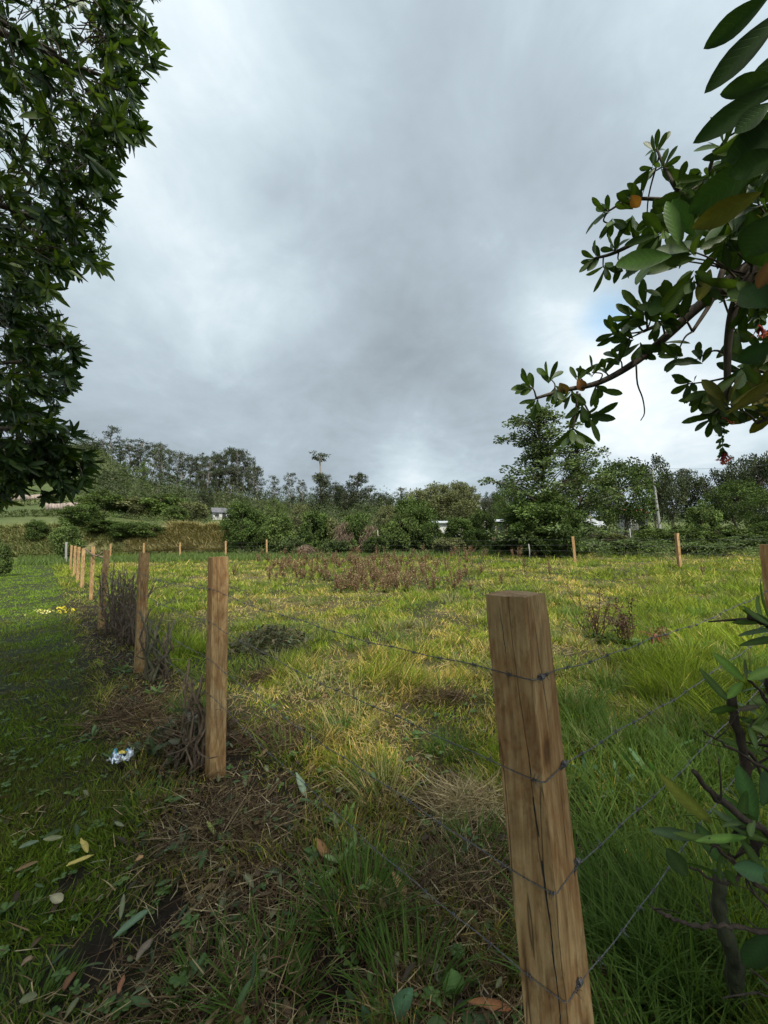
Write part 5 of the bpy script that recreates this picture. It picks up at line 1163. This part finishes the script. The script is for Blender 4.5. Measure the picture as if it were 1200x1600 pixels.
for px, top, d, w, k_, lab in [(108, 815, 32, 46, 'shrub1', 'bright leafy bush behind the grey end post'), (128, 788, 40, 62, 'shrub0', 'dark green bush on the bank behind the bright leafy one'), (4, 845, 19, 34, 'shrub1', 'bright green bush at the left edge beside the path'),
                               (60, 812, 38, 34, 'shrub0', 'small dark bush on the bank near the left edge'), (165, 812, 39, 60, 'shrub0', 'low dark bush on the bank above the fourth post'), (205, 815, 38, 60, 'shrub0', 'dark scrubby bush on the bank behind the third post'), (235, 818, 38, 46, 'shrub1', 'green bush at the left end of the dry grass bank'),
                               (160, 768, 60, 70, 'shrub1', 'pale feathery bush on the slope right of the terraces'), (215, 775, 62, 70, 'shrub3', 'pale olive feathery bush in the middle of the slope'), (258, 772, 64, 80, 'shrub1', 'wide pale bush above the dry grass bank'), (300, 782, 60, 46, 'shrub3', 'olive bush above the right part of the dry bank'),
                               (192, 722, 120, 30, 'airy1', 'tall olive tree in the middle of the left slope'), (222, 722, 115, 34, 'airy1', 'hazy olive tree right of the tall olive one'), (170, 735, 120, 40, 'round3', 'dark tree below the bright green clearing'),
                               (84, 770, 75, 30, 'shrub3', 'small grey-green tree standing by the terrace wall'), (275, 790, 48, 40, 'shrub1', 'green bush on the bank right of the wide pale bush'), (322, 760, 110, 26, 'round3', 'small dark tree beside the hillside power pole'),
                               (430, 778, 90, 40, 'round1', 'bright bush on the slope above the small orange roofed cottage'), (470, 785, 70, 44, 'round2', 'pale olive tree in front of the gap in the skyline trees'), (610, 788, 60, 60, 'round2', 'olive bush on the slope left of the grove'),
                               (25, 706, 110, 60, 'round3', 'dark tree glimpsed through the leaves at the left edge'), (70, 712, 130, 50, 'round3', 'dark tree behind the drooping bough on the left'),
                               (905, 838, 27, 50, 'shrub2', 'grey-green scrub below the white plastic shelter'), (945, 830, 30, 60, 'shrub3', 'scrub left of the base of the power pole'), (1010, 822, 32, 50, 'shrub1', 'bright green bush left of the power pole foot'), (1060, 822, 31, 56, 'shrub1', 'bright green bush right of the power pole foot'),
                               (990, 840, 25, 90, 'shrub2', 'grey-green bramble in front of the pole'), (1095, 845, 24, 90, 'shrub2', 'grey-green bramble behind the right far post'), (1130, 822, 31, 70, 'shrub1', 'bright green bush in the scrub further right'), (1175, 835, 26, 90, 'shrub2', 'scrub at the right edge behind the nearby cut-off post'), (1190, 815, 30, 50, 'shrub0', 'green bush high in the scrub at the right edge')]:
    tree(k_, px, top, d, w, 'bush' if k_[:3] == 'shr' else 'broadleaf_tree', lab, 'bush' if k_[:3] == 'shr' else 'tree', part=('stem', 'foliage') if k_[:3] == 'shr' else ('trunk', 'crown'))
# dark slanting trunk
a = np.array([0, 0, 0.]); 
# woods and scrub that read as one mass
def clumpmass(name, label, pts, rad, per, ls, cols, seed, mat=M_FAR, zs=None):
    g = np.random.default_rng(seed); mb = MB(); cols = [np.array(c) for c in cols]
    for q_, ((x_, y_), r_) in enumerate(zip(pts, rad)):
        z = float(G(x_, y_))+(zs[q_] if zs is not None else 0); v = rdir(per, g)*(g.random((per, 1))**.35)*r_*[1, 1, .85]; k_ = g.integers(0, len(cols)); lum = g.uniform(.65, 1.3)
        cl = (cols[k_][0]+(cols[k_][1]-cols[k_][0])*g.random((per, 1)))*lum
        scatter(mb, LEAF_S, np.array([x_, y_, z+r_*.45])+v, v+g.normal(size=(per, 3))*r_*.5, rdir(per, g)+[0, 0, .5], ls*r_*g.uniform(.6, 1.3, per), ls*r_*g.uniform(.9, 1.4, per), .15, cl)
    return tag(obj(name, mb, mat), label, kind='stuff')
WZS = []; WD1 = ((.030, .048, .016), (.062, .085, .028)); WD2 = ((.055, .062, .026), (.10, .105, .045))
g = np.random.default_rng(31); pts, rad = [], []
while len(pts) < 2100:
    Y_ = g.uniform(62, 235); t_ = g.uniform(-1.15, .42); X_ = t_*Y_; m_ = fbm(X_, Y_, .028, 91, 3)
    dens = np.interp(t_, [-1.1, -.8, -.72, -.3, 0, .3, .42], [.72, .74, .86, .84, .80, .72, .66])
    if t_ < -.80 and Y_ < 135: continue
    if abs(t_+.425) < .05 and Y_ < 106: continue
    if m_ > dens*.83: continue
    if -.76 < t_ < -.715 and 148 < Y_ < 172 and g.random() < .93: continue
    if abs(t_-.27) < .035 and Y_ > 110: continue
    pts.append((X_, Y_)); rad.append(g.uniform(1.2, 3.4)*(Y_/120)**.4*(1.0 if g.random() < .8 else 1.5)); WZS.append((g.random()**3)*5.5*(Y_ > 85))
clumpmass('hillside_woods', 'mixed woods and scrub covering the far hillside', pts, rad, 80, .18, [EUC, EUC, WD1, WD2, EUC, WD1], 32, zs=WZS)
pts, rad = [], []
for _ in range(170):
    t_ = g.uniform(-.38, .45); Y_ = g.uniform(30.5, 38)-3.5*max(0, t_-.2)*4; pts.append((t_*Y_, Y_)); rad.append(g.uniform(.35, .85))
for _ in range(190):
    t_ = g.uniform(.42, 1.35); Y_ = np.interp(t_, [.4, .7, 1.3], [25, 20, 18])+g.uniform(0, 9); pts.append((t_*Y_, Y_)); rad.append(g.uniform(.3, .75))
for _ in range(120):
    t_ = g.uniform(.1, 1.3); Y_ = g.uniform(38, 60); pts.append((t_*Y_, Y_)); rad.append(g.uniform(.8, 1.9))
for _ in range(60):
    t_ = g.uniform(-.85, -.42); Y_ = g.uniform(42, 60); pts.append((t_*Y_, Y_)); rad.append(g.uniform(.5, 1.2))
for _ in range(55):
    t_ = g.uniform(-1.2, -.62); Y_ = g.uniform(35.5, 38); pts.append((t_*Y_, Y_)); rad.append(g.uniform(.4, .8))
clumpmass('undergrowth', 'brambles and undergrowth along the back of the field', pts, rad, 150, .14, [DGR, BLU, MGR, OLV], 33)
pts, rad, zs = [], [], []
for _ in range(210):
    t_ = g.uniform(.52, 1.5); Y_ = g.uniform(52, 72); top = np.interp(t_, [.5, .68, .8, .92, 1.0, 1.5], [3.2, 4.5, 4.2, 6.5, 8.5, 9.5]); pts.append((t_*Y_, Y_)); rad.append(g.uniform(1.0, 2.0)); zs.append(top*g.random()**.8)
clumpmass('distant_wood', 'dark wood closing off the view behind the trees at the right', pts, rad, 110, .17, [EUC, DGR, EUC, BLU], 35, zs=zs)
# terrace hedges at the left: four rows
for k_, (Y_, t0, t1) in enumerate([(58, -1.15, -.72), (74, -1.2, -.74), (92, -1.2, -.72), (118, -1.2, -.7)]):
    mb = MB(); g = np.random.default_rng(60+k_)
    org = np.array([t0*Y_, Y_, float(G(t0*Y_, Y_))])
    for t_ in np.linspace(t0, t1, 60):
        r_ = g.uniform(.5, 1.0); c = np.array([t_*Y_, Y_+g.normal()*.5, float(G(t_*Y_, Y_))+.3]); v = rdir(60, g)*r_
        scatter(mb, LEAF_S, c+v*[1, 1, .7], v, rdir(60, g), .32*g.uniform(.6, 1.3, 60), .34, .1, (np.array(OLV[0])+(np.array(DGR[1])-np.array(OLV[0]))*g.random((60, 1)))*.8)
    tag(obj('terrace_hedge', mb, M_FAR), ['lowest dark hedge line across the green terraces at the left', 'second hedge line up the green terraces', 'third hedge line up the green terraces', 'uppermost hedge line of the green terraces, below the woods'][k_], 'hedge', 'hedge lines of the terraces')
for k_, (Y_, t0, t1) in enumerate([(84, -1.02, -.86), (66, -.88, -.78)]):
    mb = MB(); n_ = 14; ts = np.linspace(t0, t1, n_)
    for t_ in ts: box(mb, (t_*Y_, Y_, float(G(t_*Y_, Y_))+.45), ((t1-t0)*Y_/(n_-1)*.97, .5, 1.3+.15*math.sin(t_*90)))
    tag(obj('terrace_wall', mb, plain('terrace_stone', (.24, .19, .16), .95, 0, 1.5, .5)), ['long pinkish terrace wall high on the left', 'short grey terrace wall right of the small grey-green tree'][k_], 'wall')
# hanging dry grass on the bank
g = np.random.default_rng(44); mb = MB(); n = 52000
t_ = np.where(g.random(n) < .7, g.uniform(-.66, -.40, n), g.uniform(-1.3, -.62, n)); Y_ = g.uniform(35.2, 41, n); X_ = t_*Y_
k_ = fbm(X_, Y_, .5, 8) > .40; X_, Y_, t_ = X_[k_], Y_[k_], t_[k_]; n = len(X_)
D_ = np.stack([g.normal(size=n)*.35, -.5+g.normal(size=n)*.3, .5+.6*g.random(n)], -1)
c = mixc(np.tile(cA(.30, .24, .11), (n, 1)), cA(.13, .15, .05), np.clip(g.random(n)*1.3-.4+.7*(t_ < -.66), 0, 1))*g.uniform(.6, 1.2, n)[:, None]
scatter(mb, BLADE2, place(X_, Y_), D_, np.tile([0, -.3, 1.], (n, 1)), g.uniform(.35, .95, n), g.uniform(.04, .07, n), g.uniform(.2, .9, n), c)
tag(obj('dry_grass', mb, M_STRAW), 'long dry straw coloured grass hanging over the bank behind the field', kind='stuff')
# long green grass edge before the hedge and up the hill
mb = MB(); x, y = g.uniform(-.95, 1.2, 26000), g.uniform(27, 35, 26000); x = x*y
n = len(x); scatter(mb, BLADE2, place(x, y), lean(n, .1, .6, g), rdir(n, g), g.uniform(.2, .5, n), .05, .3, mixc(np.tile(cA(.07, .11, .03), (n, 1)), cA(.14, .19, .06), g.random(n)))
tag(obj('long_grass', mb, M_GRASS), 'unmown longer grass at the foot of the hedge', kind='stuff')
# two heaps of dry brown vines in the hedge
for (px, top, d, w), lab in [((537, 812, 31, 26), 'heap of dry brown vines hanging in the hedge, left one'), ((580, 818, 31, 34), 'wider heap of dry brown vines in the hedge, beside the low bright bush'), ((478, 850, 30, 24), 'small dead brown bush at the foot of the hedge by the last far post')]:
    r_ = ray(px, 840); s_ = d/r_[1]; c0 = np.array([r_[0]*s_, d, float(G(r_[0]*s_, d))]); H = (W(px, top, d)[2]-c0[2]); ww = w/FPX*d; n_ = 900; mb = MB()
    v = rdir(n_, g)*(g.random((n_, 1))**.4); P = c0+[0, 0, H*.55]+v*[ww*.6, .5, H*.45]
    scatter(mb, BLADE2, P, np.stack([g.normal(size=n_)*.5, g.normal(size=n_)*.3, -np.ones(n_)], -1), rdir(n_, g), g.uniform(.25, .6, n_), .035, .3, np.array([[.14, .10, .07], [.20, .15, .11], [.09, .065, .045]])[g.integers(0, 3, n_)])
    tag(obj('dry_vines', mb, M_STRAW), lab, 'vines', 'dry vines in the hedge')

# ------------------------------------------------------------------ power poles
def at(px, d): r_ = ray(px, 830); s_ = d/r_[1]; X_ = r_[0]*s_; return np.array([X_, d, float(G(X_, d))])
p_ = at(1032.5, 40); t = thing('power_pole', 'tall grey concrete power pole at the right behind the scrub', 'power pole', p_)
mb = MB(); top = W(1024, 733, 40)-p_; P = np.linspace([0, 0, -.3], [top[0], 0, top[2]], 8); tube(mb, P, np.linspace(.16, .10, 8), 12, (.4, .4, .4)); obj('shaft', mb, M_CONCRETE, t)
mb = MB(); box(mb, (top[0], 0, top[2]-.12), (.5, .08, .08)); tube(mb, np.array([[top[0]+.2, 0, top[2]-.08], [top[0]+.2, 0, top[2]+.1]]), .05, 8); tube(mb, np.array([[top[0]-.2, 0, top[2]-.08], [top[0]-.2, 0, top[2]+.1]]), .05, 8); obj('crossarm', mb, M_GREYWOOD, t)
tp = p_+top
for dz, e_, lab in [(.1, W(1330, 708, 30), 'thin electric cable running right from the power pole')]:
    mb = MB(); tt = np.linspace(0, 1, 30)[:, None]; Q = (tp+[.2, 0, dz])*(1-tt)+e_*tt; Q[:, 2] -= (4*tt*(1-tt))[:, 0]*.5; tube(mb, Q, .014, 5)
    tag(obj('power_cable', mb, plain('cable', (.10, .10, .11), .6)), lab, 'cable')
p_ = at(313, 115); t = thing('power_pole', 'small distant pole on the hillside before the dark eucalyptus row', 'power pole', p_); mb = MB(); tube(mb, np.array([[0, 0, -.3], [0, 0, 5.4]]), [.2, .14], 8); obj('shaft', mb, M_CONCRETE, t); mb = MB(); box(mb, (0, 0, 5.2), (1.2, .1, .12)); obj('crossarm', mb, M_GREYWOOD, t)

# ------------------------------------------------------------------ houses
def house(px, d, w, dp, h, rise, label, wall, roof, wins=(), door=None, rot=0.0, name='cottage', lift=0.0, cat='house', overhang=.35, mono=False):
    p_ = at(px, d)+[0, 0, lift]; t = thing(name, label, cat, p_); t.rotation_euler = (0, 0, rot)
    mb = MB(); box(mb, (0, 0, h/2-1), (w, dp, h+2))
    if not mono: mb.add([[-w/2, -dp/2, h], [-w/2, dp/2, h], [-w/2, 0, h+rise], [w/2, -dp/2, h], [w/2, dp/2, h], [w/2, 0, h+rise]], [np.array([[0, 2, 1], [3, 4, 5]])])
    obj('wall', mb, wall, t, smooth=False); mb = MB(); W2, D2 = w/2+overhang, dp/2+overhang; th_ = .12
    if mono:
        v = np.array([[-W2, -D2, h+.02], [W2, -D2, h+.02], [W2, D2, h+rise], [-W2, D2, h+rise]]); v = np.vstack([v, v+[0, 0, th_]]); mb.add(v, np.array([[0, 3, 2, 1], [4, 5, 6, 7], [0, 1, 5, 4], [1, 2, 6, 5], [2, 3, 7, 6], [3, 0, 4, 7]]))
    else:
        e_ = -overhang*rise/(dp/2)
        for s_ in (-1, 1):
            v = np.array([[-W2, s_*D2, h+e_+.03], [W2, s_*D2, h+e_+.03], [W2, 0, h+rise+.03], [-W2, 0, h+rise+.03]]); v = np.vstack([v, v+[0, 0, th_]]); mb.add(v, np.array([[0, 3, 2, 1], [4, 5, 6, 7], [0, 1, 5, 4], [1, 2, 6, 5], [2, 3, 7, 6], [3, 0, 4, 7]]))
    obj('roof', mb, roof, t, smooth=False)
    for x_ in wins:
        mb = MB(); box(mb, (x_, -dp/2-.01, h*.55), (1.0, .06, .9)); f_ = obj('window', mb, M_DARK, t, smooth=False); mb = MB()
        for q, s_ in (((x_-.54, -dp/2-.03, h*.55), (.08, .1, 1.06)), ((x_+.54, -dp/2-.03, h*.55), (.08, .1, 1.06)), ((x_, -dp/2-.03, h*.55-.49), (1.0, .1, .08)), ((x_, -dp/2-.03, h*.55+.49), (1.0, .1, .08))): box(mb, q, s_)
        fr = obj('frame', mb, M_WALLW, f_, smooth=False)
    if door is not None: mb = MB(); box(mb, (door, -dp/2-.01, 1.0), (.95, .06, 2.0)); obj('door', mb, M_DARK, t, smooth=False)
    return t
house(347, 108, 5.2, 5, 1.9, 1.3, 'white cottage with a brown roof below the dark eucalyptus row', M_WALLW, M_ROOFD, (-1.6, 1.8), 0.2, .5, lift=-.15)
house(413, 100, 5.0, 4, 1.6, 1.0, 'small cottage with an orange-brown roof right of the big round bush', M_WALLW, M_ROOFR, (1.2,), -.6, -.2, lift=.6)
house(436, 95, 4, 4, 1.2, .9, 'low cottage with a brown roof beside the orange-brown roofed one', M_WALLP, M_ROOFR, (), .5, .2, lift=.2)
house(765, 150, 8, 6, 2.3, 1.6, 'little white house with a dark roof alone on the green hilltop right of centre', M_WALLW, M_ROOFD, (-2.2, 2.2), 0, -.3, lift=.6)
house(694, 44, 3.2, 3, 2.1, .35, 'shed with a pale grey sheet roof showing above the hedge', M_WALLW, M_ROOFG, (.3,), None, .25, 'shed', cat='shed', lift=.35, mono=True)
house(776, 42, 2.5, 2.4, 1.9, .3, 'pinkish brick shed with a grey roof seen through the hedge', M_WALLP, M_ROOFG, (-.6,), .5, -.3, 'shed', cat='shed', lift=.55, mono=True)
house(990, 55, 2.6, 2.5, 2.4, .5, 'tiny red-roofed hut glimpsed through the trees left of the power pole', M_WALLW, plain('red_roof', (.42, .10, .08), .8, 0, 3, .3), (), .3, .1, 'hut', cat='hut', lift=1.2)
house(470, 36, 1.7, 1.2, 1.0, .2, 'low white crate-like hutch at the foot of the hedge by the last far post', M_WALLW, M_ROOFG, (), None, .1, 'hutch', cat='hutch', lift=-.1, mono=True, overhang=.1)
# plastic shelter: crumpled sheet on posts
p_ = at(922, 33); t = thing('plastic_shelter', 'white crumpled plastic sheet shelter among the trees left of the pole', 'shelter', p_)
n_ = 20; u, v = np.meshgrid(np.linspace(-1, 1, n_), np.linspace(-1, 1, n_)); hh = W(922, 813, 33)[2]-p_[2]
V = np.stack([u*1.15, v*.8, hh-.12*u-.5*np.clip(-v-.2, 0, 1)-.2*(v > 0)*v**2+.35*(fbm(u+2, v+3, 3, 3)-.5)*2-.12*np.abs(u)**5], -1).reshape(-1, 3)
i_ = (np.arange(n_-1)[:, None]*n_+np.arange(n_-1)[None]).ravel(); mb = MB(); mb.add(V, np.stack([i_, i_+1, i_+1+n_, i_+n_], -1), (.6, .6, .6)); obj('sheet', mb, M_TARP, t, smooth=False)
for sx, sy in ((-1.05, -.6), (1.05, -.6), (-1.05, .6), (1.05, .6)): mb = MB(); tube(mb, np.array([[sx, sy, -.2], [sx, sy, hh-.75]]), .04, 6); obj('pole', mb, M_GREYWOOD, t)
for px, top, bot, d, lab in [(924-0, 800, 835, 30, 'thin white stake beside the plastic shelter'), (984, 826, 850, 26, 'short white-topped stake left of the power pole'), (825, 850, 872, 24, 'old grey stump of a stake before the dark bush'), (590, 828, 858, 30.5, 'grey stake standing in the middle of the hedge')]:
    q = at(px, d); mb = MB(); h_ = W(px, top, d)[2]-q[2]; tube(mb, np.array([q+[0, 0, -.1], q+[.03, 0, h_*.5], q+[.0, 0, h_]]), .035, 6)
    tag(obj('stake', mb, M_GREYWOOD), lab, 'stake', 'stakes in the hedge')
